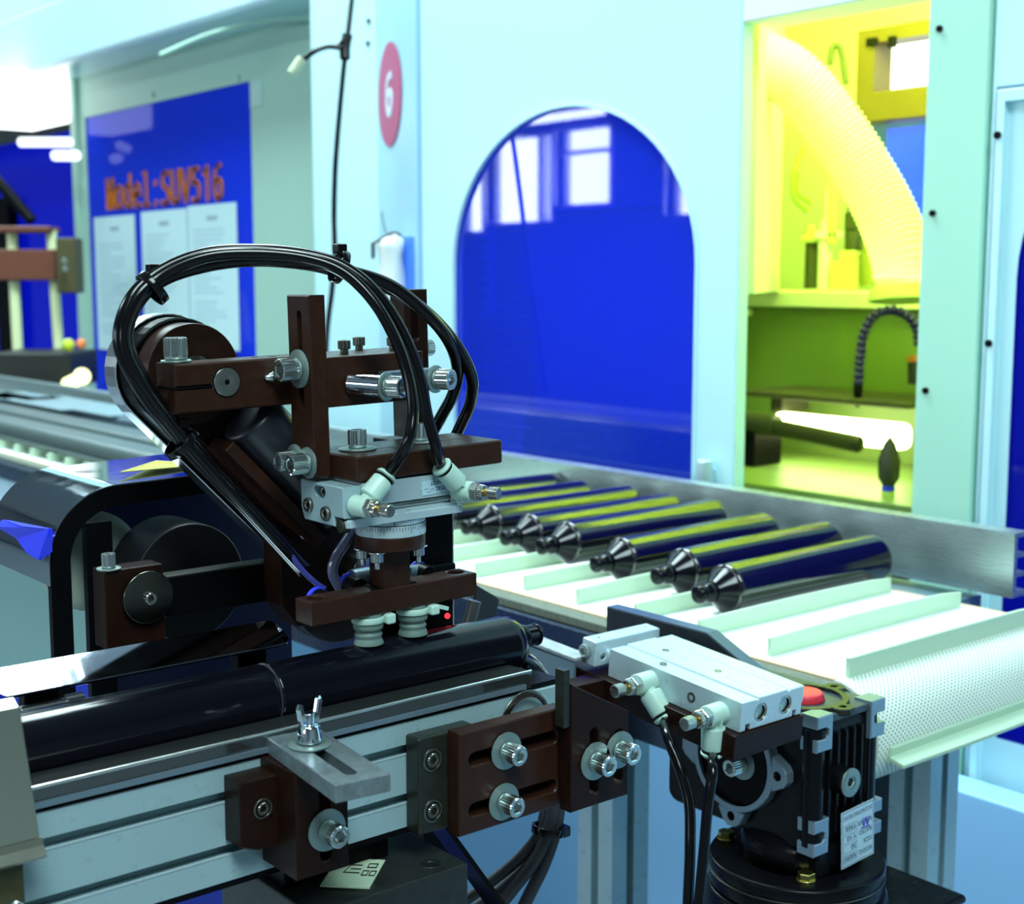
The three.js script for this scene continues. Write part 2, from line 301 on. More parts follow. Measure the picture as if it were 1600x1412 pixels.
// dangling black cable with a side branch
{
  const t = T('dangling_cable', 'thin black cable hanging before the white column with a short side branch', 'cable');
  M(t, 'cord', TU([[1.0814, 1.6472, -1.6548], [1.0725, 1.5948, -1.6536], [1.0663, 1.5599, -1.6530], [1.0553, 1.4901, -1.6508], [1.0429, 1.4028, -1.6468], [1.0359, 1.3330, -1.6412], [1.0324, 1.2806, -1.6355], [1.0263, 1.2369, -1.6335], [1.0159, 1.1759, -1.6321], [1.0056, 1.0711, -1.6236]], 0.0037, 80, 8), HOSE);
  M(t, 'junction', [TU([[1.0673, 1.5817, -1.6492], [1.0631, 1.5634, -1.6497], [1.0620, 1.5486, -1.6482]], 0.0075, 12, 8), TU([[1.0667, 1.5747, -1.6485], [1.0570, 1.5625, -1.6546]], 0.007, 8, 8)], HOSE);
  M(t, 'branch', TU([[1.0563, 1.5626, -1.6487], [1.0395, 1.5635, -1.6561], [1.0228, 1.5566, -1.6622], [1.0084, 1.5445, -1.6721]], 0.0036, 30, 8), HOSE);
  M(t, 'plug', C([1.0086, 1.5463, -1.6723], [0.9956, 1.5264, -1.6798], 0.007, 0.006), P([0.55, 0.62, 0.4], 0.4, 0), 'pale plug on the branch end');
}

// ------------------------------------------------------------------ yellow lit bay seen through the opening
{
  const t = T('curing_bay', 'open bay of the enclosure flooded with yellow green lamp light', 'machine');
  const IN = P([0.78, 0.86, 0.55], 0.55, 0), GREENPANEL = P([0.17, 0.27, 0.06], 0.5, 0, { clearcoat: 0.3, clearcoatRoughness: 0.3 });
  M(t, 'back_wall', B(1.98, 2.0, 0.6, 2.0, -2.0, -0.76, 0), IN);
  M(t, 'side_wall', [B(1.3, 2.0, 0.6, 2.0, -1.92, -1.9, 0), B(1.26, 2.0, 0.6, 2.0, -0.79, -0.77, 0)], IN);
  M(t, 'roof_plate', B(1.26, 2.0, 1.9, 1.92, -1.92, -0.77, 0), IN);
  M(t, 'floor_plate', B(1.22, 2.0, 0.86, 0.88, -1.92, -0.77, 0), GREENPANEL);
  M(t, 'partition', E('y', [[1.262, -1.083], [1.60, -1.325], [1.6, -1.345], [1.262, -1.1]], 1.2325, 1.9, [], 0), IN, 'pale side partition');
  M(t, 'shelf', B(1.585, 1.9, 1.209, 1.232, -1.44, -0.8, 0.002), P([0.85, 0.9, 0.75], 0.5, 0));
  M(t, 'lower_panel', B(1.6, 1.62, 0.88, 1.209, -1.44, -0.8, 0), GREENPANEL, 'green tinted panel below the shelf');
  M(t, 'screw', C([1.6, 1.2, -1.378], [1.594, 1.2, -1.378], 0.005), IN);
  M(t, 'ledge', B(1.3, 1.6, 0.985, 1.0, -1.42, -0.82, 0.002), GREENPANEL);
  // lamps of the bay
  const up = new THREE.RectAreaLight(GLOW, CELL_LIGHT, 0.3, 0.25); up.position.set(1.312, 1.72, -0.95); up.lookAt(2.0, 1.62, -1.45); up.castShadow = true; scene.add(up);
  const lf = one('bay_lamp', B(-0.15, 0.15, -0.125, 0.125, -0.012, -0.004, 0.003).applyQuaternion(new THREE.Quaternion().setFromRotationMatrix(new THREE.Matrix4().lookAt(V([2.0, 1.62, -1.45]), V([1.312, 1.72, -0.95]), UP))).translate(1.312, 1.72, -0.95), EM([0.75, 1, 0.1], 6), 'flat yellow lamp high behind the lintel of the bay', 'lamp');
  const lamp = T('curing_lamp', 'glaring white slot lamp low in the yellow lit bay', 'lamp');
  const a = [1.5000, 1.0798, -1.2438], b = [1.5000, 1.0584, -1.0317];
  M(lamp, 'glowing_slot', B(1.49, 1.52, 1.032, 1.066, a[2], b[2], 0.01), EM([0.9, 1.0, 0.45], 9));
  M(lamp, 'hood', [B(1.47, 1.6, 1.088, 1.096, a[2] - 0.04, b[2] + 0.02, 0.002), B(1.5, 1.56, 1.066, 1.09, a[2] - 0.01, a[2] + 0.012, 0.002)], P([0.08, 0.08, 0.05], 0.5, 0.3), 'dark hood');
  arealight([1.47, 1.05, (a[2] + b[2]) / 2], Math.abs(a[2] - b[2]), 0.03, [0, 1.0, (a[2] + b[2]) / 2], new THREE.Color(0.85, 1, 0.3), 1);
  arealight([1.55, 1.25, -1.05], 0.3, 0.15, [1.55, 2, -1.05], GLOW, 6);
}
{
  const t = T('roller_shaft', 'dark roller in front of the glaring slot lamp', 'roller');
  const a = [1.4200, 1.0607, -1.2454], b = [1.4200, 1.0448, -1.0409];
  M(t, 'shaft', C(a, b, 0.011, 0.011, 24, 0.003), P([0.03, 0.035, 0.02], 0.4, 0.3));
  M(t, 'sleeve', C(a, [a[0], a[1] - 0.003, a[2] + 0.07], 0.0145), P([0.05, 0.06, 0.03], 0.4, 0.3));
  M(t, 'bearing_block', B(1.41, 1.47, 1.0, 1.06, a[2] - 0.02, a[2] + 0.04, 0.004), BLACK);
}
{
  // corrugated duct: rings are real relief
  const pts = [[1150, 78, 1.72], [1190, 96, 1.72], [1238, 122, 1.73], [1290, 180, 1.74], [1345, 262, 1.74], [1385, 335, 1.73], [1412, 400, 1.72], [1420, 450, 1.72]];
  const curve = new THREE.CatmullRomCurve3([[1.3402, 1.5321, -1.1876], [1.3636, 1.5179, -1.1660], [1.3996, 1.4988, -1.1463], [1.4363, 1.4539, -1.1218], [1.4653, 1.3883, -1.0873], [1.4769, 1.3295, -1.0550], [1.4784, 1.2777, -1.0323], [1.4786, 1.2342, -1.0251]].map(V));
  const n = 480, g = new THREE.TubeGeometry(curve, n, 0.036, 28), p = g.attributes.position, q = new THREE.Vector3(), len = curve.getLength();
  for (let i = 0; i < p.count; i++) { const s = Math.floor(i / 29) / n; curve.getPointAt(s, q); const k = 1 + 0.05 * Math.sin(s * len / 0.0075 * 2 * Math.PI); p.setXYZ(i, q.x + (p.getX(i) - q.x) * k, q.y + (p.getY(i) - q.y) * k, q.z + (p.getZ(i) - q.z) * k); }
  g.computeVertexNormals();
  one('ventilation_duct', g, P([0.86, 0.9, 0.8], 0.45, 0, { transmission: 0.2, thickness: 0 }), 'fat white corrugated duct curving down through the yellow bay', 'duct');
}
{
  const t = T('exhaust_box', 'brown box frame with a blazing white opening high in the yellow bay', 'machine part');
  const BR = P([0.085, 0.055, 0.006], 0.5, 0);
  M(t, 'box_frame', E('x', [[-1.2, 1.462], [-0.9, 1.462], [-0.9, 1.585], [-1.2, 1.585]], 1.6, 1.64, [[[-1.172, 1.5], [-0.95, 1.5], [-0.95, 1.567], [-1.172, 1.567]]], 0.001), BR);
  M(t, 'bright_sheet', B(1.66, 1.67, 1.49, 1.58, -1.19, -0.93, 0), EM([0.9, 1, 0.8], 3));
  M(t, 'clip', [B(1.592, 1.6, 1.555, 1.57, -1.145, -1.135, 0.001), B(1.592, 1.6, 1.562, 1.572, -1.18, -1.165, 0.001)], BLACK);
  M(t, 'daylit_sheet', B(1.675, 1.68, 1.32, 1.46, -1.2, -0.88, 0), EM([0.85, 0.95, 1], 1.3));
  one('blue_sheet', B(1.62, 1.63, 1.33, 1.46, -1.19, -0.9, 0), P([0.05, 0.2, 1.0], 0.1, 0, { transmission: 0.9, thickness: 0 }), 'blue sheet below the brown box in the bay', 'panel');
}
{
  const t = T('coolant_hose', 'segmented dark blue coolant hose arching over the slot lamp', 'hose');
  const c = new THREE.CatmullRomCurve3([[1.4910, 1.1153, -1.1000], [1.4955, 1.1467, -1.1015], [1.5020, 1.1798, -1.1015], [1.5140, 1.2021, -1.0952], [1.5314, 1.2095, -1.0821], [1.5456, 1.2029, -1.0693], [1.5542, 1.1897, -1.0600], [1.5560, 1.1632, -1.0543]].map(V)), q = new THREE.Vector3(), d = new THREE.Vector3();
  const DB = P([0.015, 0.01, 0.16], 0.35, 0);
  for (let i = 0; i < 22; i++) { c.getPointAt(i / 21.5, q); c.getTangentAt(i / 21.5, d); M(t, 'segment', L([[0, -0.0045], [0.0035, -0.0045], [0.0068, -0.001], [0.0068, 0.0025], [0.004, 0.005], [0, 0.005]], q.toArray(), d.toArray(), 14), DB); }
  M(t, 'nozzle', L([[0, 0], [0.006, 0], [0.0055, 0.012], [0.003, 0.03], [0, 0.03]], [1.4909, 1.1136, -1.0998], [0, -1, 0], 14), BLACK);
  M(t, 'collar', C([1.5441, 1.1473, -1.0484], [1.5415, 1.1144, -1.0452], 0.012), P([0.03, 0.03, 0.02], 0.5, 0));
  M(t, 'orange_ring', C([1.5443, 1.1505, -1.0487], [1.5437, 1.1423, -1.0479], 0.0125), P([0.7, 0.2, 0.01], 0.4, 0), 'orange ring');
}
{
  const t = T('valve_cluster', 'cluster of pneumatic valves and cylinders standing on the bay shelf', 'valves');
  const YG = P([0.5, 0.62, 0.2], 0.45, 0), DK = P([0.03, 0.04, 0.01], 0.5, 0);
  const a = [1.6600, 1.2359, -1.3019]; const z = (px) => -1.66 * Math.tan((50.5 - Math.atan((px - 800) / 2177) * 180 / Math.PI) * Math.PI / 180);
  M(t, 'dark_cylinder', C([1.66, 1.235, z(1267)], [1.66, 1.305, z(1267)], 0.0095), DK);
  M(t, 'cylinder_cap', [B(1.645, 1.675, 1.303, 1.313, z(1258), z(1280), 0.002), C([1.66, 1.313, z(1264)], [1.66, 1.328, z(1264)], 0.008)], YG);
  M(t, 'white_cylinder', C([1.655, 1.235, z(1292)], [1.655, 1.31, z(1292)], 0.0095), WHITE);
  M(t, 'white_cap', [B(1.64, 1.67, 1.308, 1.318, z(1283), z(1312), 0.002), C([1.655, 1.318, z(1293)], [1.655, 1.334, z(1293)], 0.0085), C([1.655, 1.334, z(1294)], [1.655, 1.38, z(1296)], 0.005)], WHITE);
  M(t, 'valve_block', [B(1.64, 1.68, 1.235, 1.275, z(1308), z(1352), 0.002), B(1.645, 1.675, 1.275, 1.29, z(1320), z(1342), 0.002)], YG);
  M(t, 'coil', [C([1.66, 1.29, z(1332)], [1.66, 1.318, z(1332)], 0.013), B(1.65, 1.68, 1.318, 1.345, z(1322), z(1342), 0.003), C([1.66, 1.345, z(1330)], [1.66, 1.40, z(1324)], 0.009)], DK);
  M(t, 'upright_bar', B(1.64, 1.65, 1.3, 1.41, z(1304), z(1312), 0.001), YG);
  M(t, 'regulator', [C([1.65, 1.24, z(1366)], [1.65, 1.285, z(1362)], 0.013), C([1.65, 1.285, z(1362)], [1.65, 1.302, z(1361)], 0.009)], P([0.18, 0.2, 0.03], 0.45, 0));
  M(t, 'cable_loop', [TU([[1.5815, 1.4319, -1.2728], [1.5680, 1.3934, -1.2777], [1.5669, 1.3620, -1.2735], [1.5794, 1.3441, -1.2603]], 0.004, 30, 8), TU([[1.5739, 1.3978, -1.2735], [1.5704, 1.3710, -1.2721], [1.5845, 1.3548, -1.2579]], 0.003, 24, 8)], P([0.2, 0.3, 0.02], 0.5, 0));
  M(t, 'black_strap', [TU([[1.5780, 1.5424, -1.2284], [1.5847, 1.5669, -1.2268], [1.5895, 1.5669, -1.2229], [1.5934, 1.5145, -1.2111]], 0.0045, 24, 8)], DK);
  M(t, 'duct_base', [C([1.4791, 1.2398, -1.0256], [1.4777, 1.2224, -1.0239], 0.042, 0.045)], YG);
}
{
  const t = T('air_nozzle', 'upright air nozzle with blue ring and yellow stem at the foot of the bay opening', 'nozzle');
  const p = [1.3474, 1.0553, -0.9474];
  M(t, 'head', [L([[0, 0.03], [0.007, 0.02], [0.013, 0.0], [0.012, -0.02], [0.006, -0.03], [0, -0.03]], [p[0], p[1] - 0.015, p[2]], UP.toArray(), 18)], P([0.03, 0.035, 0.015], 0.5, 0));
  M(t, 'ring', C([p[0], p[1] - 0.05, p[2]], [p[0], p[1] - 0.044, p[2]], 0.0075), BLUETAPE, 'blue ring');
  M(t, 'stem', C([p[0], p[1] - 0.2, p[2]], [p[0], p[1] - 0.05, p[2]], 0.0075), P([0.6, 0.75, 0.15], 0.4, 0), 'yellow stem');
}

// ------------------------------------------------------------------ left bays: model panel, beam, papers
{
  const t = T('panel_wall', 'pale green machine wall with a large blue acrylic window left of the column', 'machine');
  M(t, 'wall_sheet', E('x', [[-3.52, 0.5], [-2.12, 0.5], [-2.12, 1.78], [-3.52, 1.78]], 1.45, 1.47, [[[-3.47, 0.94], [-2.612, 0.94], [-2.612, 1.657], [-3.47, 1.657]]], 0.001), GREENISH);
  M(t, 'window_sheet', B(1.453, 1.456, 0.93, 1.665, -3.475, -2.605, 0), BLUEPANE, 'blue acrylic window');
  M(t, 'rear_sheet', [B(1.58, 1.59, 0.9, 1.7, -3.525, -2.5, 0), B(1.47, 1.59, 1.69, 1.7, -3.525, -2.5, 0)], WHITE);
  M(t, 'edge_trim', B(1.435, 1.47, 0.5, 1.78, -3.53, -3.5, 0.003), GREENISH);
  M(t, 'corner_plate', B(1.446, 1.45, 1.6, 1.655, -2.608, -2.56, 0.001), P([0.42, 0.62, 0.55], 0.5, 0));
  for (const p of [[1.4500, 1.6667, -2.6575], [1.4500, 1.6734, -3.0679]]) M(t, 'screw', C([1.45, p[1], p[2]], [1.444, p[1], p[2]], 0.006), GREENISH);
}
{
  const t = T('feed_mechanism', 'dark machine parts showing through the blue window above the lettering', 'machinery');
  M(t, 'upright', B(1.50, 1.54, 1.35, 1.66, -3.42, -3.3, 0.004), BLACK);
  M(t, 'cross_arm', TU([[1.52, 1.64, -3.35], [1.52, 1.625, -3.1], [1.52, 1.60, -2.9], [1.52, 1.615, -2.62]], 0.016, 24, 10), BLACK);
  M(t, 'drop_bar', [B(1.50, 1.53, 1.36, 1.62, -3.16, -3.08, 0.004)], BLACK);
  M(t, 'cylinder', C([1.52, 1.43, -3.2], [1.52, 1.57, -3.2], 0.03), P([0.1, 0.1, 0.12], 0.4, 0.4));
}
{
  const g = new TextGeometry('Model:SUV516', { font: fontMono, size: 0.072, depth: 0.001, curveSegments: 4 });
  g.computeBoundingBox(); const w = g.boundingBox.max.x - g.boundingBox.min.x;
  g.translate(-g.boundingBox.min.x, 0, 0).scale(0.607 / w, 1.08, 1);
  const g2 = g.clone().translate(0.0035, 0.001, 0), g3 = g.clone().translate(-0.003, -0.001, 0);
  const m = new THREE.Matrix4().makeBasis(new THREE.Vector3(0, 0, 1), new THREE.Vector3(0, 1, 0), new THREE.Vector3(-1, 0, 0)).setPosition(1.4515, 1.42, -3.355);
  one('window_lettering', [g, g2, g3].map((q) => q.applyMatrix4(m)), P([1.0, 0.27, 0.01], 0.6, 0), 'orange lettering across the blue window above the paper sheets', 'lettering');
}
[[-3.437, -3.195, 'left'], [-3.158, -2.918, 'middle'], [-2.914, -2.685, 'right']].forEach(([z0, z1, which], i) => {
  const mat = canvasMat(256, 360, (g, w, h) => {
    g.fillStyle = '#bfdde0'; g.fillRect(0, 0, w, h); g.fillStyle = '#8fa9b4'; g.fillRect(w * 0.4, 28, w * 0.22, 12);
    let y = 60; let s = 3 + i; for (let k = 0; k < 22; k++) { s = (s * 37 + 11) % 101; g.fillStyle = '#a3c0c9'; if (s % 7) g.fillRect(26, y, (0.35 + 0.5 * (s / 101)) * (w - 50), 5); y += 12; }
  }, 0.8);
  const yb = 1.07 + 0.012 * i, yt = 1.412 - 0.004 * (2 - i);
  one('notice_sheet', sheet([1.4505, (yb + yt) / 2, (z0 + z1) / 2], [0, 0, (z1 - z0) / 2], [0, (yt - yb) / 2, 0], 0.0006), mat, which + ' one of the three printed paper sheets on the blue window', 'paper');
});
{
  const t = T('overhead_beam', 'glossy white overhead beam running along the top of the left bays', 'beam');
  M(t, 'beam_body', B(1.33, 1.62, 1.757, 1.915, -6.5, -2.13, 0.012), P([0.62, 0.86, 0.92], 0.25, 0, { clearcoat: 0.5 }));
  M(t, 'top_rail', B(1.36, 1.6, 1.93, 2.3, -6.5, -2.13, 0.004), PAINT);
  one('wall_conduit', TU([[1.2578, 1.6909, -2.6267], [1.3091, 1.7187, -2.5889], [1.3402, 1.7336, -2.5265], [1.3846, 1.7462, -2.4658], [1.4026, 1.7449, -2.3985], [1.4270, 1.7373, -2.2988]], 0.0046, 40, 10), GREENISH, 'thin pale green conduit bending under the overhead beam', 'pipe');
}
{
  const t = T('left_bay', 'open bay at the far left with a dark blue back panel', 'machine');
  M(t, 'back_panel', B(1.9, 1.92, 0.4, 1.75, -8, -3.5, 0), BLUESOLID, 'blue back panel');
  M(t, 'dark_upright', B(1.86, 1.9, 0.9, 1.55, -5.35, -5.2, 0.003), BLACK); M(t, 'dark_upright', B(1.86, 1.9, 0.9, 1.55, -5.8, -5.7, 0.003), BLACK);
  M(t, 'side_panel', B(1.47, 1.9, 0.4, 1.75, -3.56, -3.53, 0), GREENISH);
}
{
  const t = T('bay_tube_lamps', 'group of glaring white lamps under the beam at the far left', 'lamp');
  const c = [1.3403, 1.6966, -3.6697];
  M(t, 'lamp_box', B(c[0] - 0.1, c[0] + 0.1, c[1] - 0.05, c[1] + 0.075, c[2] - 0.12, c[2] + 0.14, 0.01), EM([0.92, 1, 0.97], 2.2));
  M(t, 'small_lamp', [C([1.3083, 1.5925, -3.5486], [1.3907, 1.5876, -3.4146], 0.012, 0.012, 16, 0.004), C([1.3731, 1.5588, -3.4897], [1.4003, 1.5544, -3.4012], 0.013, 0.013, 16, 0.005)], EM([0.85, 0.95, 1], 1.6));
}
{
  const t = T('far_press', 'blurred press with brown crossbeam on two pale posts at the far left', 'machine');
  const Q = P([0.13, 0.034, 0.011], 0.5, 0);
  const box = (x0, x1, y0, y1, d, th) => { const a = 0; return [x0, x1, y0, y1, d, th]; };
  const R = new THREE.Vector3(Math.sin(YAW), 0, Math.cos(YAW)), at = (p, q) => p;
  const slab = (a, b, t) => { // bar from pixel-derived corner a (top left) to b (bottom right), thickness t away
    const g = new RoundedBoxGeometry(Math.hypot(b[0] - a[0], b[2] - a[2]), Math.abs(a[1] - b[1]), t, 2, 0.004); g.rotateY(YAW - Math.PI / 2 + 0.0); 
    return g.translate((a[0] + b[0]) / 2, (a[1] + b[1]) / 2, (a[2] + b[2]) / 2); };
  M(t, 'crossbeam', slab([1.1467, 1.3162, -3.2451], [1.2463, 1.2457, -3.1515], 0.08), Q, 'brown crossbeam');
  M(t, 'top_bar', slab([1.1510, 1.3691, -3.2502], [1.2435, 1.3544, -3.1715], 0.08), Q);
  M(t, 'post', [C([1.1554, 1.0810, -3.1997], [1.1663, 1.3603, -3.2361], 0.012)], P([0.6, 0.66, 0.36], 0.4, 0));
  M(t, 'post', [C([1.2288, 1.0840, -3.1397], [1.2371, 1.3603, -3.1777], 0.012)], P([0.6, 0.66, 0.36], 0.4, 0));
  M(t, 'dark_block', slab([1.2344, 1.3412, -3.1115], [1.2560, 1.2168, -3.0735], 0.06), P([0.06, 0.05, 0.01], 0.5, 0));
  M(t, 'bolt', [C([1.2142, 1.2899, -3.0546], [1.2007, 1.2894, -3.0134], 0.006), C([1.2138, 1.2714, -3.0519], [1.2003, 1.2711, -3.0107], 0.006)], ZINC);
  M(t, 'black_tank', slab([1.0974, 1.0891, -3.1182], [1.2286, 1.0122, -2.9976], 0.2), P([0.006, 0.008, 0.004], 0.5, 0), 'black box below the posts');
  M(t, 'orange_knob', new THREE.SphereGeometry(0.011, 14, 10).translate(...[1.1907, 1.1095, -2.9140]), P([0.8, 0.2, 0.05], 0.4, 0));
  M(t, 'yellow_knob', new THREE.SphereGeometry(0.014, 14, 10).translate(...[1.1691, 1.1067, -2.9314]), P([0.5, 0.6, 0.03], 0.4, 0));
  M(t, 'strut', TU([[1.2048, 1.5156, -3.4908], [1.2478, 1.4453, -3.4440], [1.2799, 1.3906, -3.4086]], 0.014, 12, 8), BLACK);
  one('indicator_lamp', [new THREE.SphereGeometry(0.018, 16, 12).translate(...[1.1664, 1.0427, -2.8578]), C([1.1525, 1.0242, -2.9055], [1.1597, 1.0373, -2.8625], 0.014)], EM([0.95, 1, 0.5], 2), 'small glaring lamp at the foot of the far press', 'lamp');
}

// ------------------------------------------------------------------ conveyor
const BY = 0.9916, RZ = -0.54, RY = 0.9556, RR = 0.036;                 // belt top, nose roller
{
  const t = T('belt_conveyor', 'white flighted conveyor belt running past the machine with its patterned nose at the right', 'conveyor');
  const path = [[-3.6, BY]]; for (let k = 1; k <= 40; k++) path.push([-3.6 + (RZ + 3.6) * k / 40, BY]);
  for (let k = 1; k <= 24; k++) { const a = Math.PI * k / 24; path.push([RZ + RR * Math.sin(a), RY + RR * Math.cos(a)]); }
  path.push([-3.6, RY - RR]);
  const x0 = 0.716, x1 = 0.966, th = 0.0022, pos = [], uv = [], idx = []; let s = 0;
  const nrm = path.map((p, i) => { const a = path[Math.max(0, i - 1)], b = path[Math.min(path.length - 1, i + 1)], d = Math.hypot(b[0] - a[0], b[1] - a[1]); return [-(b[1] - a[1]) / d, (b[0] - a[0]) / d]; });
  path.forEach((p, i) => {
    if (i) s += Math.hypot(p[0] - path[i - 1][0], p[1] - path[i - 1][1]);
    const n = nrm[i], q = [p[0] - n[0] * th, p[1] - n[1] * th];
    for (const [x, z, y] of [[x0, p[0], p[1]], [x1, p[0], p[1]], [x1, q[0], q[1]], [x0, q[0], q[1]]]) { pos.push(x, y, z); uv.push(x, s); }
  });
  for (let i = 0; i + 1 < path.length; i++) for (let k = 0; k < 4; k++) { const a = 4 * i + k, b = 4 * i + (k + 1) % 4, c = a + 4, d = b + 4; idx.push(a, c, b, b, c, d); }
  const cut = 40 * 24, build = (list) => {                               // flat run and curved nose are two parts of the belt
    let g = new THREE.BufferGeometry(); g.setAttribute('position', new THREE.Float32BufferAttribute(pos, 3)); g.setAttribute('uv', new THREE.Float32BufferAttribute(uv, 2)); g.setIndex(list);
    g = g.toNonIndexed(); g.computeVertexNormals();
    const p = g.attributes.position, n = g.attributes.normal;
    for (let i = 0; i < p.count; i++) { const z = p.getZ(i), y = p.getY(i), r = Math.hypot(z - RZ, y - RY); if (z > RZ - 1e-4 && r > RR - 1e-4 && Math.abs(n.getX(i)) < 0.5) n.setXYZ(i, 0, (y - RY) / r, (z - RZ) / r); }
    return g;
  };
  M(t, 'belt', build(idx.slice(0, cut)), BELTTOP, 'flat white run of the belt');
  M(t, 'belt_nose', build(idx.slice(cut)), BELT, 'dot patterned nose of the belt');
  M(t, 'belt_edge', [B(x0 - 0.001, x0 + 0.003, BY - 0.001, BY + 0.0005, -3.6, RZ, 0), B(x1 - 0.003, x1 + 0.001, BY - 0.001, BY + 0.0005, -3.6, RZ, 0)], P([0.6, 0.45, 0.28], 0.8, 0), 'thin tan edge of the belt');
  M(t, 'nose_roller', C([0.72, RY, RZ], [0.962, RY, RZ], RR - 0.0025), STEEL);
  const fl = (bow) => { const o = [[0.727, 0]]; for (let k = 0; k <= 10; k++) { const x = 0.727 + 0.003 * Math.min(1, k) + 0.2285 * k / 10; o.push([x, 0.0133 + bow * Math.sin(Math.PI * k / 10) - (k === 10 ? 0.0015 : 0)]); } o.push([0.9585, 0]); return o.reverse(); };
  const kinds = [0.0004, 0.0012, 0.002].map((b) => E('z', fl(b), -0.0016, 0.0016, [], 0.0005));
  for (let k = 0; k < 40; k++) { const f = M(t, 'flight', kinds[(k * 2) % 3], FLIGHT); f.position.set(0, BY - 0.0004, -0.538 - 0.0657 * k); }
  const low = M(t, 'flight', kinds[1], FLIGHT); const a = 1.83; low.rotation.x = a; low.position.set(0, RY + (RR - 0.0004) * Math.cos(a), RZ + (RR - 0.0004) * Math.sin(a));
  const foot = M(t, 'flight_foot', B(0.727, 0.9585, -0.0002, 0.0022, -0.006, 0.006, 0.001), FLIGHT); foot.rotation.x = a - 0.05; foot.position.set(0, RY + RR * Math.cos(a - 0.05), RZ + RR * Math.sin(a - 0.05));
}
{
  const t = T('conveyor_frame', 'dark conveyor side frame with pale edge strip on aluminium legs', 'frame');
  M(t, 'edge_strip', B(0.699, 0.715, 0.984, BY - 0.0006, -3.6, -0.533, 0.0008), BEIGE);
  M(t, 'side_plate', B(0.688, 0.694, 0.917, 0.9855, -3.6, -0.6, 0.001), P([0.03, 0.05, 0.085], 0.35, 0.5, { roughnessMap: roughT }), 'dark near side plate');
  M(t, 'slot_rail', [B(0.694, 0.702, 0.972, 0.984, -3.6, -0.55, 0.0006)], BLACK);
  M(t, 'lower_rail', B(0.66, 0.684, 0.905, 0.958, -3.6, -0.7, 0.001), P([0.02, 0.03, 0.06], 0.35, 0.4, { roughnessMap: roughT }));
  M(t, 'cross_bar', [B(0.70, 1.0, 0.93, 0.965, -0.72, -0.68, 0.001), B(0.70, 1.0, 0.93, 0.965, -1.5, -1.46, 0.001)], ALUD);
  const leg = (x, z, m) => E('y', [[x, z], [x + 0.016, z], [x + 0.016, z + 0.008], [x + 0.024, z + 0.008], [x + 0.024, z], [x + 0.04, z], [x + 0.04, z + 0.04], [x + 0.024, z + 0.04], [x + 0.024, z + 0.032], [x + 0.016, z + 0.032], [x + 0.016, z + 0.04], [x, z + 0.04], [x, z + 0.024], [x + 0.008, z + 0.024], [x + 0.008, z + 0.016], [x, z + 0.016]], 0, 0.93, [], 0.0005);
  M(t, 'leg', leg(0.72, -0.79), ALU); M(t, 'leg', leg(0.93, -0.645), ALU); M(t, 'leg', leg(0.72, -2.2), ALU);
  M(t, 'leg_cover', B(0.72, 0.768, 0.2, 0.93, -0.56, -0.53, 0.002), BLACK);
  M(t, 'skirt', B(0.70, 0.71, 0.3, 0.9, -3.6, -1.25, 0.002), P([0.22, 0.4, 0.38], 0.4, 0), 'grey green skirt panel');
}
{
  const t = T('conveyor_side_wall', 'brushed aluminium side wall along the far edge of the belt', 'guard wall');
  M(t, 'wall_profile', E('z', [[1.025, 0.989], [1.045, 0.989], [1.045, 0.994], [1.03, 0.994], [1.03, 1.006], [1.042, 1.006], [1.042, 1.010], [1.03, 1.010], [1.03, 1.022], [1.042, 1.022], [1.042, 1.026], [1.03, 1.026], [1.03, 1.039], [1.045, 1.039], [1.045, 1.0432], [1.025, 1.0432]].reverse(), -3.6, -0.597, [], 0.0003), P([0.46, 0.56, 0.56], 0.36, 0.75, { roughnessMap: brushed }));
  M(t, 'base_rail', B(0.975, 1.05, 0.955, 0.981, -3.6, -0.64, 0.001), P([0.16, 0.26, 0.32], 0.4, 0.4));
}
{
  const t = T('belt_guide_rails', 'rounded grey guide rails covering the belt at the left', 'guide rail');
  const G = P([0.1, 0.14, 0.14], 0.35, 0.3);
  M(t, 'rail', E('z', rrect(0.742, 0.80, 1.004, 1.03, 0.012), -3.6, -1.38, [], 0.002), G);
  M(t, 'rail', E('z', rrect(0.83, 0.885, 1.006, 1.026, 0.009), -3.6, -1.38, [], 0.002), G);
  M(t, 'rail_lip', B(0.735, 0.90, 1.0065, 1.010, -3.6, -1.38, 0.001), G);
  M(t, 'rail', E('z', rrect(0.91, 0.95, 1.006, 1.03, 0.006), -3.6, -1.38, [], 0.002), P([0.1, 0.15, 0.2], 0.35, 0.3));
  const sheets = [[-2.72, 0.9], [-2.45, 0.93], [-2.3, 0.95]];
  M(t, 'slat', sheets.map(([z, x]) => B(x - 0.05, x + 0.04, 1.031, 1.033, z - 0.22, z + 0.2, 0.0005)), P([0.25, 0.36, 0.4], 0.35, 0.3));
  M(t, 'tray', E('z', [[0.60, 0.955], [0.69, 0.965], [0.70, 0.99], [0.716, 0.99], [0.716, 0.984], [0.704, 0.984], [0.694, 0.958], [0.60, 0.948]].reverse(), -3.6, -1.3, [], 0.001), P([0.13, 0.2, 0.26], 0.35, 0.5));
}
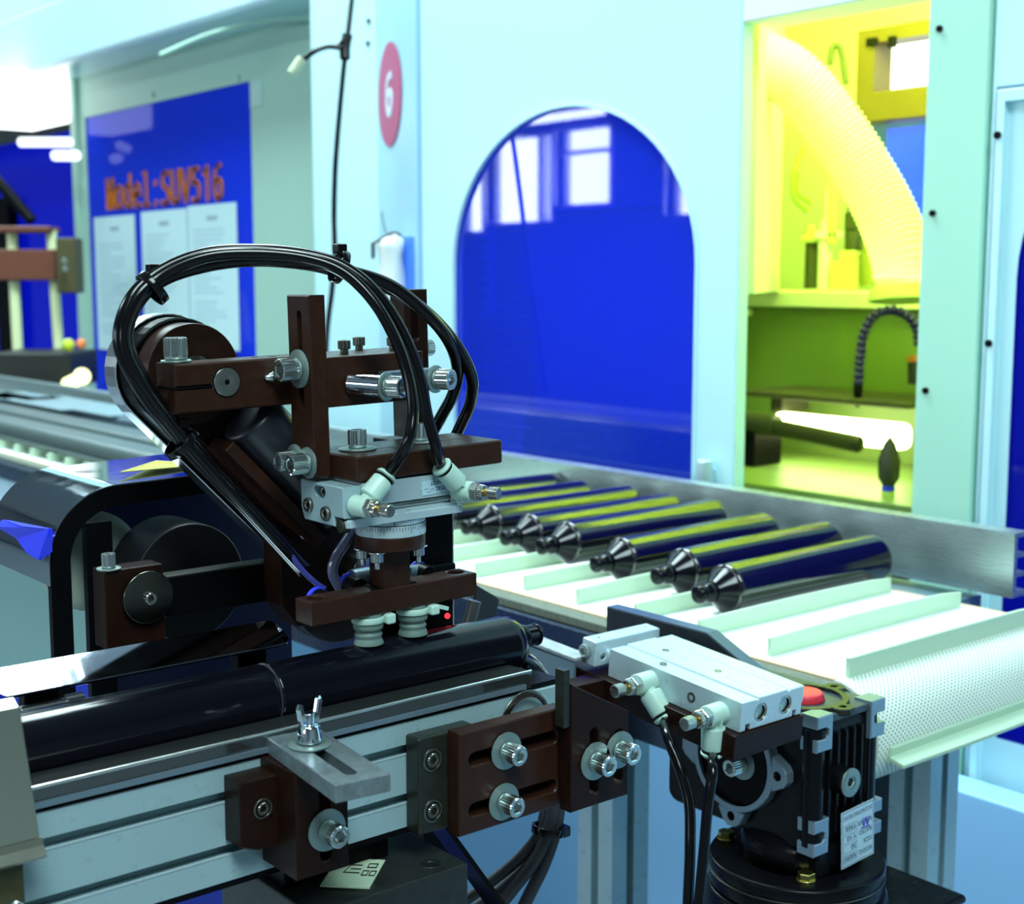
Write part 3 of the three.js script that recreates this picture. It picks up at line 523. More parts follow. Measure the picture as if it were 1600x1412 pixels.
// ------------------------------------------------------------------ black tube bottles on the belt
{
  const R0 = 0.0192, R1 = 0.0203, LEN = 0.222;
  const proto = new THREE.Group();
  M(proto, 'tube_body', L([[0, LEN - 0.001], [R1 * 0.9, LEN - 0.001], [R1, LEN - 0.003], [R1, LEN - 0.006], [R0, 0.0335], [R0 - 0.0003, 0.0318], [R0 - 0.0022, 0.030], [0, 0.030]].reverse(), [0, 0, 0], [1, 0, 0], 44), BOTTLE);
  M(proto, 'shoulder', L([[R0 - 0.0022, 0.0301], [R0 - 0.0032, 0.0288], [0.0084, 0.0178], [0.008, 0.016], [0, 0.016]].reverse(), [0, 0, 0], [1, 0, 0], 44), TUBE);
  M(proto, 'neck', L([[0, 0], [0.0054, 0], [0.0068, 0.0012], [0.0072, 0.0035], [0.0066, 0.0055], [0.006, 0.007], [0.0064, 0.0085], [0.0078, 0.011], [0.008, 0.0135], [0.0083, 0.0165], [0, 0.0165]], [0, 0, 0], [1, 0, 0], 32), TUBE);
  const rows = [
    [0.760, 0, 0, 'nearest glossy black tube bottle lying on the belt, in front of the row'], [0.782, 0.0, 0.004, 'second black tube bottle from the near end of the row on the belt'],
    [0.776, 0.0, 0.008, 'third black tube bottle from the near end, right before the wide gap in the row'], [0.772, 0.0055, -0.012, 'fourth black tube bottle, lying raised and slightly skewed right behind the gap'],
    [0.785, 0.002, 0.006, 'fifth black tube bottle from the near end, just behind the skewed one'], [0.79, 0.002, 0.0, 'sixth black tube bottle, its neck beside the white fitting of the actuator'],
    [0.785, 0.0, 0.01, 'seventh black tube bottle, mostly hidden behind the rotary actuator'], [0.80, 0, 0, 'farthest black tube bottle on the belt, below the brown slab'],
  ];
  rows.forEach(([x, dy, yaw, label], k) => {
    const b = k ? proto.clone() : proto; b.name = numbered('tube_bottle'); b.userData = { label, category: 'bottle', group: 'black tube bottles lying between the belt flights' };
    b.position.set(x, BY + R0 + 0.0014 + dy, -0.538 - 0.0657 * (k + 2.5)); b.rotation.y = yaw; scene.add(b);
  });
}

// ------------------------------------------------------------------ gear motor at the belt nose
{
  const t = T('gear_motor', 'black worm gearbox with silver lugs and data plate on a vertical round motor', 'gearbox');
  const x0 = 0.622, x1 = 0.684, zf = -0.4805, zb = -0.60, cy = 0.9595, cz = -0.54;
  M(t, 'housing', [E('x', rrect(zb, zf - 0.003, 0.916, 0.998, 0.008), x0 + 0.003, x1 - 0.001, [], 0.0015),
    ...[0, 1, 2, 3, 4, 5].map((k) => B(x0 + 0.014 + k * 0.0075, x0 + 0.0165 + k * 0.0075, 0.925, 0.987, zf - 0.004, zf - 0.0005, 0.0008))], CAST);
  M(t, 'corner_column', C([x0 + 0.006, 0.921, zf - 0.006], [x0 + 0.006, 0.992, zf - 0.006], 0.0065), CAST); M(t, 'corner_column', C([x1 - 0.006, 0.921, zf - 0.006], [x1 - 0.006, 0.992, zf - 0.006], 0.0062), CAST);
  const lug = (xa, xb, ya, yb, open) => { const yc = (ya + yb) / 2, h = 0.0032, o = open > 0 ? [[xa, ya], [xb, ya], [xb, yc - h], [xa + 0.006, yc - h], [xa + 0.0035, yc - h * 0.5], [xa + 0.0035, yc + h * 0.5], [xa + 0.006, yc + h], [xb, yc + h], [xb, yb], [xa, yb]] : [[xa, ya], [xb, ya], [xb, yb], [xa, yb], [xa, yc + h], [xb - 0.006, yc + h], [xb - 0.0035, yc + h * 0.5], [xb - 0.0035, yc - h * 0.5], [xb - 0.006, yc - h], [xa, yc - h]]; return E('z', o, zf - 0.012, zf + 0.001, [], 0.0006); };
  M(t, 'lug', lug(x0 + 0.0005, x0 + 0.0145, 0.979, 1.0005, -1), ALUD); M(t, 'lug', lug(x1 - 0.011, x1 + 0.003, 0.977, 1.0, 1), ALUD);
  M(t, 'lug', lug(x0, x0 + 0.0135, 0.9165, 0.938, -1), ALUD); M(t, 'lug', lug(x1 - 0.012, x1 + 0.003, 0.9155, 0.937, 1), ALUD);
  // round flange with ears on the near side
  const ring = circ(cz, cy, 0.0318, 48), bore = circ(cz, cy, 0.0285, 48);
  M(t, 'flange_ring', E('x', ring, x0 - 0.004, x0 + 0.006, [bore], 0.0006), ALUD, 'silver machined flange ring');
  M(t, 'flange_face', E('x', circ(cz, cy, 0.0288, 40), x0 - 0.001, x0 + 0.004, [], 0), BLACK);
  for (const [dz, dy] of [[-0.035, 0], [0.035, 0], [0, -0.035], [0, 0.035]]) {
    const w = dz ? [[cz + dz * 0.88, cy - 0.011], [cz + dz * 1.12, cy - 0.0065], [cz + dz * 1.19, cy - 0.003], [cz + dz * 1.19, cy + 0.003], [cz + dz * 1.12, cy + 0.0065], [cz + dz * 0.88, cy + 0.011]] : [[cz - 0.011, cy + dy * 0.88], [cz - 0.0065, cy + dy * 1.12], [cz - 0.003, cy + dy * 1.19], [cz + 0.003, cy + dy * 1.19], [cz + 0.0065, cy + dy * 1.12], [cz + 0.011, cy + dy * 0.88]];
    const e = M(t, 'flange_ear', E('x', w, x0 - 0.0037, x0 + 0.006, [circ(cz + dz, cy + dy, 0.0036, 16)], 0.0006), ALUD);
    M(e, 'thread_hole', L([[0, 0.003], [0.0034, 0.003], [0.0036, 0], [0.0038, 0.0004], [0.0038, 0.0045], [0, 0.0045]].reverse(), [x0 - 0.0036, cy + dy, cz + dz], [1, 0, 0], 20), BLACK);
  }
  // top face with its own flange and red cap
  const tx = 0.650, tz = -0.512;
  M(t, 'top_face', B(x0 + 0.004, x1, 0.994, 0.9985, zb + 0.002, zf - 0.001, 0.001), P([0.1, 0.13, 0.15], 0.4, 0.4, { map: grain }));
  M(t, 'top_ring', E('y', circ(tx, tz, 0.027, 40), 0.997, 1.0008, [circ(tx, tz, 0.0232, 40)], 0.0005), OLIVE);
  for (const [dx, dz] of [[0.029, 0], [-0.026, 0], [0, 0.0285], [0, -0.029]]) M(t, 'top_ear', E('y', circ(tx + dx, tz + dz, 0.0068, 18), 0.997, 1.0009, [circ(tx + dx, tz + dz, 0.003, 14)], 0.0005), OLIVE);
  M(t, 'red_cap', C([tx, 0.998, tz], [tx, 1.0035, tz], 0.0125, 0.0115, 28, 0.001), RED, 'flat red cap');
  const pl = M(t, 'plug', [C([0.646, 0.9585, zf - 0.004], [0.646, 0.9585, zf + 0.0065], 0.0085, 0.0082, 28, 0.001)], CAST);
  M(pl, 'plug_head', [L([[0.004, 0], [0.0085, 0], [0.0085, 0.0016], [0.004, 0.0016]], [0.646, 0.9585, zf + 0.0065], [0, 0, 1], 28), knurl([0.646, 0.9585, zf + 0.0055], [0, 0, 1], 0.0055, 0.0022, 16, 0.0028)], WASHER, 'silver socket plug');
  // data plate, mounted upside down
  const plate = canvasMat(512, 620, (g, w, h) => {
    g.translate(w, h); g.rotate(Math.PI); g.fillStyle = '#a9c3cf'; g.fillRect(0, 0, w, h); g.strokeStyle = '#2b3c50'; g.lineWidth = 6; g.strokeRect(14, 14, w - 28, h - 28);
    g.fillStyle = '#1c2838'; g.font = 'bold 66px sans-serif'; g.textAlign = 'left';
    const rows = [['MODEL', 'NMRV'], ['SIZE', '30'], ['RATIO', '1:10'], ['NUMBER', '1908']];
    rows.forEach(([a, b], i) => { const y = 40 + i * 108; g.font = 'bold 70px sans-serif'; g.fillText(a, 30, y + 78, 225); g.strokeStyle = '#1c2838'; g.lineWidth = 4; g.strokeRect(270, y + 12, 214, 84); g.font = 'bold 78px sans-serif'; g.fillText(b, 280, y + 82, 196); });
    g.font = 'bold 60px sans-serif'; g.fillText('ZHCZQ78GW700823100CHS12', 26, h - 56, w - 52);
    g.restore && 0;
  }, 0.4);
  const pc = [0.6595, 0.9225, zf + 0.0035];
  const dp = M(t, 'data_plate', sheet(pc, [0.0155, 0.0009, 0], [-0.001, 0.0175, 0], 0.0006), plate, 'upside-down silver data plate');
  const logo = [[0, 0.9], [0.28, 0], [0.45, 0], [0.2, 0.9]].map(([a, b]) => [a, b]);
  const mk = (ox, f) => E('z', [[0, 0.0052], [0.0011, 0], [0.0018, 0], [0.0007, 0.0052]].map(([a, b]) => [pc[0] + 0.0035 + ox + f * a, pc[1] + 0.0035 + b]), pc[2] + 0.0002, pc[2] + 0.0006, [], 0);
  M(dp, 'maker_mark', [mk(0.0002, 1), mk(0.0036, -1), mk(0.0036, 1), mk(0.0070, -1), B(pc[0] + 0.0028, pc[0] + 0.0112, pc[1] + 0.0024, pc[1] + 0.003, pc[2] + 0.0002, pc[2] + 0.0006, 0)], P([0.05, 0.04, 0.4], 0.4, 0), 'purple maker mark');
  // motor
  const mx = 0.652, mz = -0.516;
  M(t, 'adapter_neck', [L([[0, 0.02], [0.031, 0.02], [0.034, 0.012], [0.036, 0], [0, 0]].reverse(), [mx, 0.8985, mz], [0, 1, 0], 44), B(x0 + 0.008, x0 + 0.02, 0.9, 0.918, zf - 0.02, zf - 0.002, 0.002), B(x1 - 0.02, x1 - 0.01, 0.9, 0.918, zf - 0.02, zf - 0.002, 0.002)], CAST);
  M(t, 'motor_flange', L([[0, 0], [0.052, 0], [0.0535, 0.0015], [0.0535, 0.0075], [0.0528, 0.0085], [0.0528, 0.0098], [0.0535, 0.0108], [0.0535, 0.0155], [0.052, 0.018], [0, 0.018]], [mx, 0.882, mz], [0, 1, 0], 64), CAST);
  M(t, 'flange_joint', L([[0.05, 0], [0.0537, 0], [0.0537, 0.0008], [0.05, 0.0008]], [mx, 0.8905, mz], [0, 1, 0], 64), DARKSTEEL, 'bright joint line');
  M(t, 'motor_body', [L([[0, 0], [0.055, 0], [0.055, 0.2], [0.057, 0.204], [0.058, 0.23], [0.0545, 0.242], [0.0525, 0.244], [0, 0.244]], [mx, 0.638, mz], [0, 1, 0], 64), ...Array.from({ length: 24 }, (_, k) => { const a = Math.PI * 2 * k / 24; return B(0.054, 0.0615, 0.64, 0.838, -0.0012, 0.0012, 0.0005).rotateY(a).translate(mx, 0, mz); })], CAST);
  for (const d of [20, 110, 200, 290]) { const a = d * Math.PI / 180; M(t, 'ear', C([mx + 0.0575 * Math.cos(a), 0.845, mz + 0.0575 * Math.sin(a)], [mx + 0.0575 * Math.cos(a), 0.868, mz + 0.0575 * Math.sin(a)], 0.0075, 0.006, 20, 0.002), CAST); }
  for (const [px, pz] of [[0.6355, -0.5585], [0.6255, -0.4875], [0.6875, -0.4935], [0.6915, -0.5435]]) {
    const b = M(t, 'hex_bolt', HEX([px, 0.9005, pz], [0, 1, 0], 0.0052, 0.0042), GOLD, 'brass coloured hex bolt'); M(b, 'washer', C([px, 0.9, pz], [px, 0.901, pz], 0.006), GOLD);
  }
  M(t, 'terminal_box', [B(0.70, 0.755, 0.78, 0.856, -0.545, -0.464, 0.004), B(0.698, 0.757, 0.855, 0.861, -0.547, -0.462, 0.003)], CAST);
  M(t, 'box_screw', C([0.712, 0.861, -0.47], [0.712, 0.8638, -0.47], 0.0045), CAST);
}

// ------------------------------------------------------------------ twin rod cylinder on its brown base
const ENDS = {};
function flowFitting(t, at, axis, elbow, k = 1, len = 1) {                // white banjo body, elbow, brass needle
  const a = V(axis).normalize(), e = V(elbow).normalize(), p = (s) => [at[0] + a.x * s * k, at[1] + a.y * s * k, at[2] + a.z * s * k];
  const c = p(0.006), q = (s) => [c[0] + e.x * s * k, c[1] + e.y * s * k, c[2] + e.z * s * k];
  const f = M(t, 'flow_fitting', [C(at, p(0.012), 0.0056 * k, 0.0056 * k, 28, 0.0006), C(c, q(0.009), 0.0036 * k, 0.0042 * k), C(q(0.006), q(0.0185), 0.0061 * k, 0.0058 * k, 28, 0.0008), B(-0.0007 * k, 0.0007 * k, 0, 0.008 * k, 0.002 * k, 0.0055 * k, 0.0003).applyQuaternion(new THREE.Quaternion().setFromUnitVectors(UP, e)).translate(...c)], WHITEP, 'white flow control fitting');
  M(f, 'release_ring', [L([[0.0026 * k, 0], [0.0052 * k, 0], [0.0052 * k, 0.0014 * k], [0.0026 * k, 0.0014 * k]], q(0.0185), elbow, 24), L([[0.0024 * k, 0.0014 * k], [0.0058 * k, 0.0014 * k], [0.006 * k, 0.0024 * k], [0.005 * k, 0.0036 * k], [0.0024 * k, 0.0036 * k]], q(0.0185), elbow, 28)], WHITEP);
  M(f, 'ring_gap', L([[0.003 * k, 0], [0.00545 * k, 0], [0.00545 * k, 0.0011 * k], [0.003 * k, 0.0011 * k]], q(0.0184), elbow, 24), BLACK);
  M(f, 'lock_nut', HEX(p(0.012), axis, 0.0052 * k, 0.0042 * k), STEEL);
  M(f, 'knurled_nut', knurl(p(0.0162), axis, 0.0042 * k, 0.0034 * k, 22), STEEL);
  M(f, 'needle_stem', C(p(0.0196), p(0.0236 * len), 0.0021 * k), BRASS);
  M(f, 'needle_knob', [knurl(p(0.0226 * len), axis, 0.0034 * k, 0.0062 * k, 20), B(-0.0004, 0.0004, 0, 0.0003, -0.003 * k, 0.003 * k, 0).applyQuaternion(new THREE.Quaternion().setFromUnitVectors(UP, a)).translate(...p(0.0288 * len))], STEEL);
  return q(0.021);
}
{
  const t = T('twin_rod_cylinder', 'silver twin rod air cylinder with two white fittings tilted on a brown base', 'air cylinder');
  const tilt = 0.082, piv = [0.56, 1.0208, -0.4825];                      // local frame: origin at the near top left edge, z runs back
  const g = new THREE.Group(); t.position.set(...piv); t.rotation.x = tilt;
  const W = 0.053, H = 0.0168, LB = 0.105;
  M(t, 'cylinder_body', [E('z', [[0, 0], [0.012, 0], [0.0126, -0.0006], [0.0138, -0.0006], [0.0144, 0.0006], [0.0386, 0.0006], [0.0392, -0.0006], [0.0404, -0.0006], [0.041, 0], [W, 0], [W, -H * 0.55], [W - 0.001, -H * 0.6], [W - 0.001, -H], [W - 0.0055, -H], [W - 0.0055, -H + 0.0035], [W - 0.0085, -H + 0.0035], [W - 0.0085, -H], [0.0085, -H], [0.0085, -H + 0.0035], [0.0045, -H + 0.0035], [0.0045, -H], [0, -H]].reverse(), -LB, 0, [circ(0.0165, -0.0085, 0.0053, 26), circ(0.0375, -0.0085, 0.0053, 26)], 0.0004)], ALUW);
  for (const x of [0.0165, 0.0375]) { const b = M(t, 'bore_plug', L([[0, 0.0022], [0.0051, 0.0022], [0.0053, 0.0005], [0.0055, 0.0005], [0.0055, 0.004], [0, 0.004]].reverse(), [x, -0.0085, 0.0002], [0, 0, -1], 28), P([0.5, 0.47, 0.38], 0.25, 1)); M(b, 'snap_ring', L([[0.0042, 0], [0.0053, 0], [0.0053, 0.0006], [0.0042, 0.0006]], [x, -0.0085, -0.0006], [0, 0, -1], 28), STEEL); }
  for (const [x, z] of [[0.0265, -0.084], [0.0265, -0.042], [0.008, -0.068]]) M(t, 'port_hole', L([[0.0010, 0], [0.0022, 0], [0.0022, 0.0002], [0.0010, 0.0002]], [x, 0.0006, z], [0, 1, 0], 18), DARKSTEEL);
  M(t, 'side_port', L([[0.0016, 0], [0.003, 0], [0.003, 0.0003], [0.0016, 0.0003]], [0, -0.0085, -0.037], [-1, 0, 0], 20), DARKSTEEL);
  M(t, 'worn_print', B(0.022, 0.034, 0.00062, 0.0007, -0.033, -0.012, 0), P([0.5, 0.68, 0.68], 0.5, 0.2), 'worn grey patch of print');
  M(t, 'rod', C([0.012, -0.0085, -LB - 0.012], [0.012, -0.0085, -LB], 0.004), MIRROR); M(t, 'rod', C([0.041, -0.0085, -LB - 0.012], [0.041, -0.0085, -LB], 0.004), MIRROR);
  const nose = M(t, 'nose_plate', E('z', rrect(-0.004, W - 0.002, -0.0135, 0.0022, 0.001), -LB - 0.020, -LB - 0.008, [circ(0.003, -0.008, 0.0021, 16)], 0.0005), ALUW);
  M(nose, 'hole', [C([0.004, 0.0021, -LB - 0.014], [0.004, 0.0024, -LB - 0.014], 0.0009), C([0.044, 0.0021, -LB - 0.014], [0.044, 0.0024, -LB - 0.014], 0.0009)], DARKSTEEL);
  M(nose, 'set_screw', C([0.003, -0.008, -LB - 0.0085], [0.003, -0.008, -LB - 0.0095], 0.002), STEEL);
  bolt(t, [-0.004, -0.0045, -LB - 0.015], [-1, 0, 0], 0.004, 0.004, 0);
  t.updateMatrixWorld(); const w = (q) => t.localToWorld(V(q)).toArray();
  ENDS.rear = w(flowFitting(t, [0, -0.0085, -0.0685], [-1, 0, 0.05], [0.12, -0.62, 0.55], 1.1));
  ENDS.front = w(flowFitting(t, [0, -0.0095, -0.014], [-1, 0, 0.05], [0.05, -1, 0.0], 1.1));
}
{
  const t = T('cylinder_base', 'brown anodised base plate and slotted upright carrying the tilted air cylinder', 'bracket');
  const p = new THREE.Group();
  const bs = M(t, 'base_plate', B(-0.006, 0.0525, -0.0315, -0.0172, -0.152, 0.002, 0.0007), DBROWN); bs.position.set(0.56, 1.0208, -0.4825); bs.rotation.x = 0.082;
  M(t, 'slotted_upright', E('z', [[0.4225, 0.998], [0.4605, 0.998], [0.4605, 1.0405], [0.4225, 1.061]], -0.477, -0.4685, [slot(0.4375, 1.006, 0.4375, 1.034, 0.0026), slot(0.4536, 1.008, 0.4536, 1.030, 0.0026)], 0.0006), DBROWN);
  M(t, 'arm_link', B(0.455, 0.556, 0.996, 1.012, -0.60, -0.585, 0.0006), DBROWN);
  M(t, 'edge_tab', B(0.4185, 0.4225, 1.040, 1.068, -0.476, -0.4695, 0.0005), OLIVE, 'narrow olive tab');
  bolt(t, [0.4375, 1.0205, -0.4685], [0, 0, 1], 0.0052, 0.0085, 0.0092); bolt(t, [0.4536, 1.0225, -0.4685], [0, 0, 1], 0.0052, 0.0085, 0.0092);
  const cb = bolt(t, [0.585, 0.9755, -0.503], [-1, 0, 0], 0.0052, 0.009, 0.009);
}
{
  const t = T('pusher_finger', 'flat silver finger pointing back from the cylinder nose towards the belt', 'pusher');
  M(t, 'finger', E('y', [[0.5475, -0.605], [0.5605, -0.605], [0.5605, -0.665], [0.552, -0.692], [0.5445, -0.688], [0.5475, -0.66]], -0.0012, 0.0012, [], 0.0004).rotateX(0.05).translate(0, 1.0235 - 0.033, 0), P([0.6, 0.68, 0.7], 0.5, 0.4, { map: grain }));
  M(t, 'side_web', E('x', [[-0.605, 0.99], [-0.69, 1.019], [-0.69, 1.021], [-0.605, 1.019]], 0.5475, 0.549, [], 0), ALUD);
}
{
  const t = T('guard_plate', 'dark steel guard plate standing between the air cylinder and the belt', 'guard');
  M(t, 'plate', E('x', [[-0.66, 0.985], [-0.66, 1.0315], [-0.57, 1.0315], [-0.51, 1.006], [-0.51, 1.0], [-0.56, 0.985]], 0.626, 0.637, [], 0.0006), P([0.03, 0.036, 0.045], 0.4, 0.5, { roughnessMap: roughT }));
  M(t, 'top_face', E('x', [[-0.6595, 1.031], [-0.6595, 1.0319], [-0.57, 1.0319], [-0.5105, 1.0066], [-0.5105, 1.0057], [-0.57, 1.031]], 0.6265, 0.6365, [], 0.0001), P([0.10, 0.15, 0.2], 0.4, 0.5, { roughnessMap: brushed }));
}

// ------------------------------------------------------------------ feed rail with its tubes
{
  const t = T('feed_rail', 'silver aluminium profile rail carrying the black tubes in the foreground', 'rail');
  const y0 = 1.0005, y1 = 1.0495, zf = -0.5, zb = -0.56;
  const prof = [[zf, y0], [zf, 1.0123], [zf - 0.0012, 1.0123], [zf - 0.004, 1.0105], [zf - 0.008, 1.0105], [zf - 0.008, 1.018], [zf - 0.004, 1.018], [zf - 0.0008, 1.0164], [zf, 1.0164], [zf, 1.0352], [zf - 0.0012, 1.0352], [zf - 0.004, 1.0335], [zf - 0.008, 1.0335], [zf - 0.008, 1.041], [zf - 0.004, 1.041], [zf - 0.0008, 1.0395], [zf, 1.0395], [zf, y1], [zb, y1], [zb, y0]];
  M(t, 'profile', E('x', prof, 0.10, 0.442, [], 0.0002), ALU);
  M(t, 'slot_lip', [B(0.10, 0.442, 1.0117, 1.0125, zf - 0.0004, zf + 0.0003, 0), B(0.10, 0.442, 1.0347, 1.0354, zf - 0.0004, zf + 0.0003, 0)], ALUW);
  M(t, 'slot_strip', [B(0.10, 0.285, 1.0163, 1.0168, zf - 0.0038, zf - 0.003, 0), B(0.10, 0.285, 1.0394, 1.0399, zf - 0.0038, zf - 0.003, 0)], MIRROR);
  M(t, 'under_gap', B(0.10, 0.445, 1.0490, 1.0522, zb + 0.002, zf - 0.0025, 0), BLACK);
  M(t, 'tray_lip', E('x', [[-0.5, 1.0518], [-0.5, 1.0602], [-0.5175, 1.0594], [-0.5195, 1.056], [-0.5225, 1.0535], [-0.5265, 1.0515]], 0.10, 0.4247, [], 0.0004), P([0.2, 0.22, 0.22], 0.25, 0.9, { roughnessMap: smudge }), 'polished front lip of the tray');
  M(t, 'lip_edge', C([0.10, 1.0599, -0.5004], [0.4247, 1.0599, -0.5004], 0.0008, 0.0008, 14, 0.0001), P([0.85, 0.88, 0.85], 0.3, 1), 'bright worn edge of the lip');
  M(t, 'tray_floor', E('x', [[-0.5245, 1.0525], [-0.5265, 1.0505], [-0.5385, 1.0495], [-0.5465, 1.0515], [-0.5505, 1.0600], [-0.5485, 1.0604], [-0.5455, 1.0535], [-0.5385, 1.0512], [-0.5275, 1.0518]], 0.10, 0.415, [], 0.0001), P([0.10, 0.11, 0.18], 0.2, 0.9, { roughnessMap: smudge }));
  M(t, 'under_lip', B(0.10, 0.42, 1.0521, 1.0545, -0.4996, -0.4985, 0), ALUD);
  M(t, 'edge_strip', B(0.10, 0.44, 0.9975, 1.0003, -0.508, -0.5005, 0), BLACK);
}
{
  const r = 0.0148, y = 1.0648, z = -0.5325;
  const tube = T('feed_tube', 'glossy black tube with a small screw neck resting on the rail under the suction cups', 'tube', 'black tubes lying end to end on the rail');
  M(tube, 'tube_body', L([[r - 0.001, 0], [r, 0.001], [r, 0.1355], [r - 0.0008, 0.1395], [r - 0.0035, 0.1435], [r - 0.0085, 0.1462], [0, 0.1466]], [0.2975, y, z], [1, 0, 0], 56), TUBE);
  M(tube, 'neck', [C([0.4435, y + 0.002, z], [0.4468, y + 0.002, z], 0.0068), knurl([0.4465, y + 0.002, z], [1, 0, 0], 0.0056, 0.0075, 12), C([0.4540, y + 0.002, z], [0.4555, y + 0.002, z], 0.0058)], TUBE);
  const t2 = T('feed_tube', 'glossy black tube at the left, half hidden by the bent steel stop', 'tube', 'black tubes lying end to end on the rail');
  M(t2, 'tube_body', L([[0, 0], [r, 0], [r, 0.1945], [r - 0.0009, 0.1966], [r - 0.0016, 0.1972], [0, 0.1972]], [0.10, y, z], [1, 0, 0], 56), TUBE);
  M(t2, 'end_rim', L([[r - 0.0015, 0], [r + 0.0001, 0.0002], [r + 0.0001, 0.0009], [r - 0.0015, 0.0012]], [0.2961, y, z], [1, 0, 0], 56), P([0.02, 0.02, 0.03], 0.3, 0));
}
{
  const t = T('cover_plate', 'polished steel cover plate lying behind the black tubes', 'plate');
  M(t, 'plate', E('y', rrect(0.185, 0.3225, -0.0195, 0, 0.005), -0.0017, 0, [], 0.0004).rotateX(0.4).translate(0, 1.0812, -0.552), P([0.66, 0.72, 0.8], 0.1, 1, { roughnessMap: smudge }));
  M(t, 'support', B(0.20, 0.215, 1.05, 1.085, -0.572, -0.564, 0.001), BLACK); M(t, 'support', B(0.30, 0.315, 1.05, 1.085, -0.572, -0.564, 0.001), BLACK);
  M(t, 'support_screw', [knurl([0.214, 1.072, -0.556], [1, 0, 0], 0.004, 0.008, 18), C([0.195, 1.072, -0.556], [0.214, 1.072, -0.556], 0.0028)], STEEL);
}
{
  const t = T('tube_stop', 'bent stainless steel stop strap over the tubes at the left edge', 'bracket');
  const SS = P([0.5, 0.5, 0.4], 0.3, 0.9, { roughnessMap: brushed });
  M(t, 'strap_front', E('z', [[0.10, 1.0485], [0.1735, 1.0485], [0.1685, 1.0985], [0.10, 1.0985]], -0.4815, -0.48, [[...slot(0.135, 1.066, 0.156, 1.066, 0.004), ].reverse()], 0.0004), SS);
  M(t, 'strap_top', E('x', [[-0.48, 1.0975], [-0.486, 1.1005], [-0.556, 1.0935], [-0.5555, 1.092], [-0.486, 1.0985], [-0.4815, 1.0965]], 0.10, 0.1685, [], 0.0003), CHROME);
  M(t, 'bottom_flange', E('x', [[-0.48, 1.0485], [-0.479, 1.046], [-0.476, 1.043], [-0.4775, 1.0415], [-0.481, 1.045], [-0.4818, 1.0485]], 0.10, 0.1745, [], 0.0002), SS);
  M(t, 'olive_foot', B(0.10, 0.168, 0.985, 1.0425, -0.495, -0.482, 0.001), P([0.09, 0.085, 0.03], 0.45, 0.3, { map: grain }), 'olive foot below the strap');
  bolt(t, [0.163, 1.0245, -0.482], [0, 0, 1], 0.0035, 0.004, 0);
}
{
  const t = T('rail_clamp_slide', 'grey slotted slide plate with wing nut on a brown block clamped to the rail', 'clamp');
  const yw = -0.12;
  const pl = M(t, 'slide_plate', E('y', [[-0.0119, 0.0332], [-0.0119, -0.0335], [0.0119, -0.0335], [0.0119, 0.0332]], 1.051, 1.0585, [slot(-0.001, -0.020, -0.001, 0.024, 0.0032)], 0.0005), P([0.36, 0.44, 0.47], 0.42, 0.5, { map: grain, roughnessMap: roughT }));
  pl.position.set(0.2861, 0, -0.4655); pl.rotation.y = yw; 
  const n = [0.2865, 1.0585, -0.479];
  const wn = M(t, 'wing_nut', [C([n[0], n[1] + 0.0014, n[2]], [n[0], n[1] + 0.0095, n[2]], 0.0056, 0.0045, 24, 0.0012), C([n[0], n[1] + 0.009, n[2]], [n[0], n[1] + 0.014, n[2]], 0.0024)], CHROME);
  for (const s of [-1, 1]) M(wn, 'wing', E('z', [[0, 0], [0.003, 0], [0.0062, 0.0065], [0.0075, 0.0115], [0.0062, 0.0135], [0.004, 0.0128], [0.0022, 0.0075], [0, 0.005]], -0.0012, 0.0012, [], 0.0007).rotateY(s > 0 ? 0.5 : Math.PI + 0.5).translate(n[0] + 0.0012 * s, n[1] + 0.006, n[2]), CHROME);
  M(wn, 'washer', L([[0.003, 0], [0.0088, 0], [0.0088, 0.0013], [0.003, 0.0013]], n, [0, 1, 0], 32), WASHER);
  M(t, 'side_block', E('z', [[0.2575, 1.0195], [0.2655, 1.0165], [0.279, 1.0165], [0.279, 1.047], [0.2575, 1.047]], -0.4995, -0.486, [], 0.0006), DBROWN);
  sunk(t, [0.268, 1.034, -0.486], [0, 0, 1], 0.0035);
  M(t, 'drop_plate', E('z', [[0.2745, 1.006], [0.2995, 1.006], [0.2995, 1.051], [0.2745, 1.051]], -0.4995, -0.4705, [slot(0.2885, 1.0135, 0.2885, 1.043, 0.0027)], 0.0006), DBROWN);
  bolt(t, [0.2885, 1.0245, -0.4705], [0, 0, 1], 0.0048, 0.0085, 0.0088);
}
{
  const t = T('olive_clamp_block', 'olive grey clamp block with two sunk screws at the right end of the rail', 'clamp');
  M(t, 'block', B(0.3490, 0.382, 0.9990, 1.0447, -0.4998, -0.4895, 0.0012), OLIVE);
  sunk(t, [0.3568, 1.0335, -0.4895], [0, 0, 1], 0.0044); sunk(t, [0.3568, 1.0095, -0.4895], [0, 0, 1], 0.0044);
  M(t, 'rim_disc', L([[0.013, 0], [0.0165, 0], [0.0165, 0.001], [0.013, 0.001]], [0.418, 1.036, -0.4965], [0, 0, 1], 48), STEEL, 'thin steel disc edge showing above the plate');
}
{
  const t = T('slotted_plate', 'dark brown plate with two long slots bolted to the olive clamp block', 'plate');
  M(t, 'plate', E('z', [[0.3648, 0.9975], [0.4285, 0.9975], [0.4285, 1.0462], [0.3648, 1.0462]], -0.489, -0.48, [slot(0.3735, 1.0325, 0.421, 1.0325, 0.003), slot(0.3735, 1.0085, 0.421, 1.0085, 0.003)], 0.0007), BROWN);
  M(t, 'backing', B(0.368, 0.425, 1.0, 1.043, -0.4895, -0.4865, 0), BLACK);
  bolt(t, [0.3918, 1.0327, -0.48], [0, 0, 1], 0.0048, 0.0085, 0.0088); bolt(t, [0.3903, 1.0085, -0.48], [0, 0, 1], 0.0048, 0.0085, 0.0088);
}
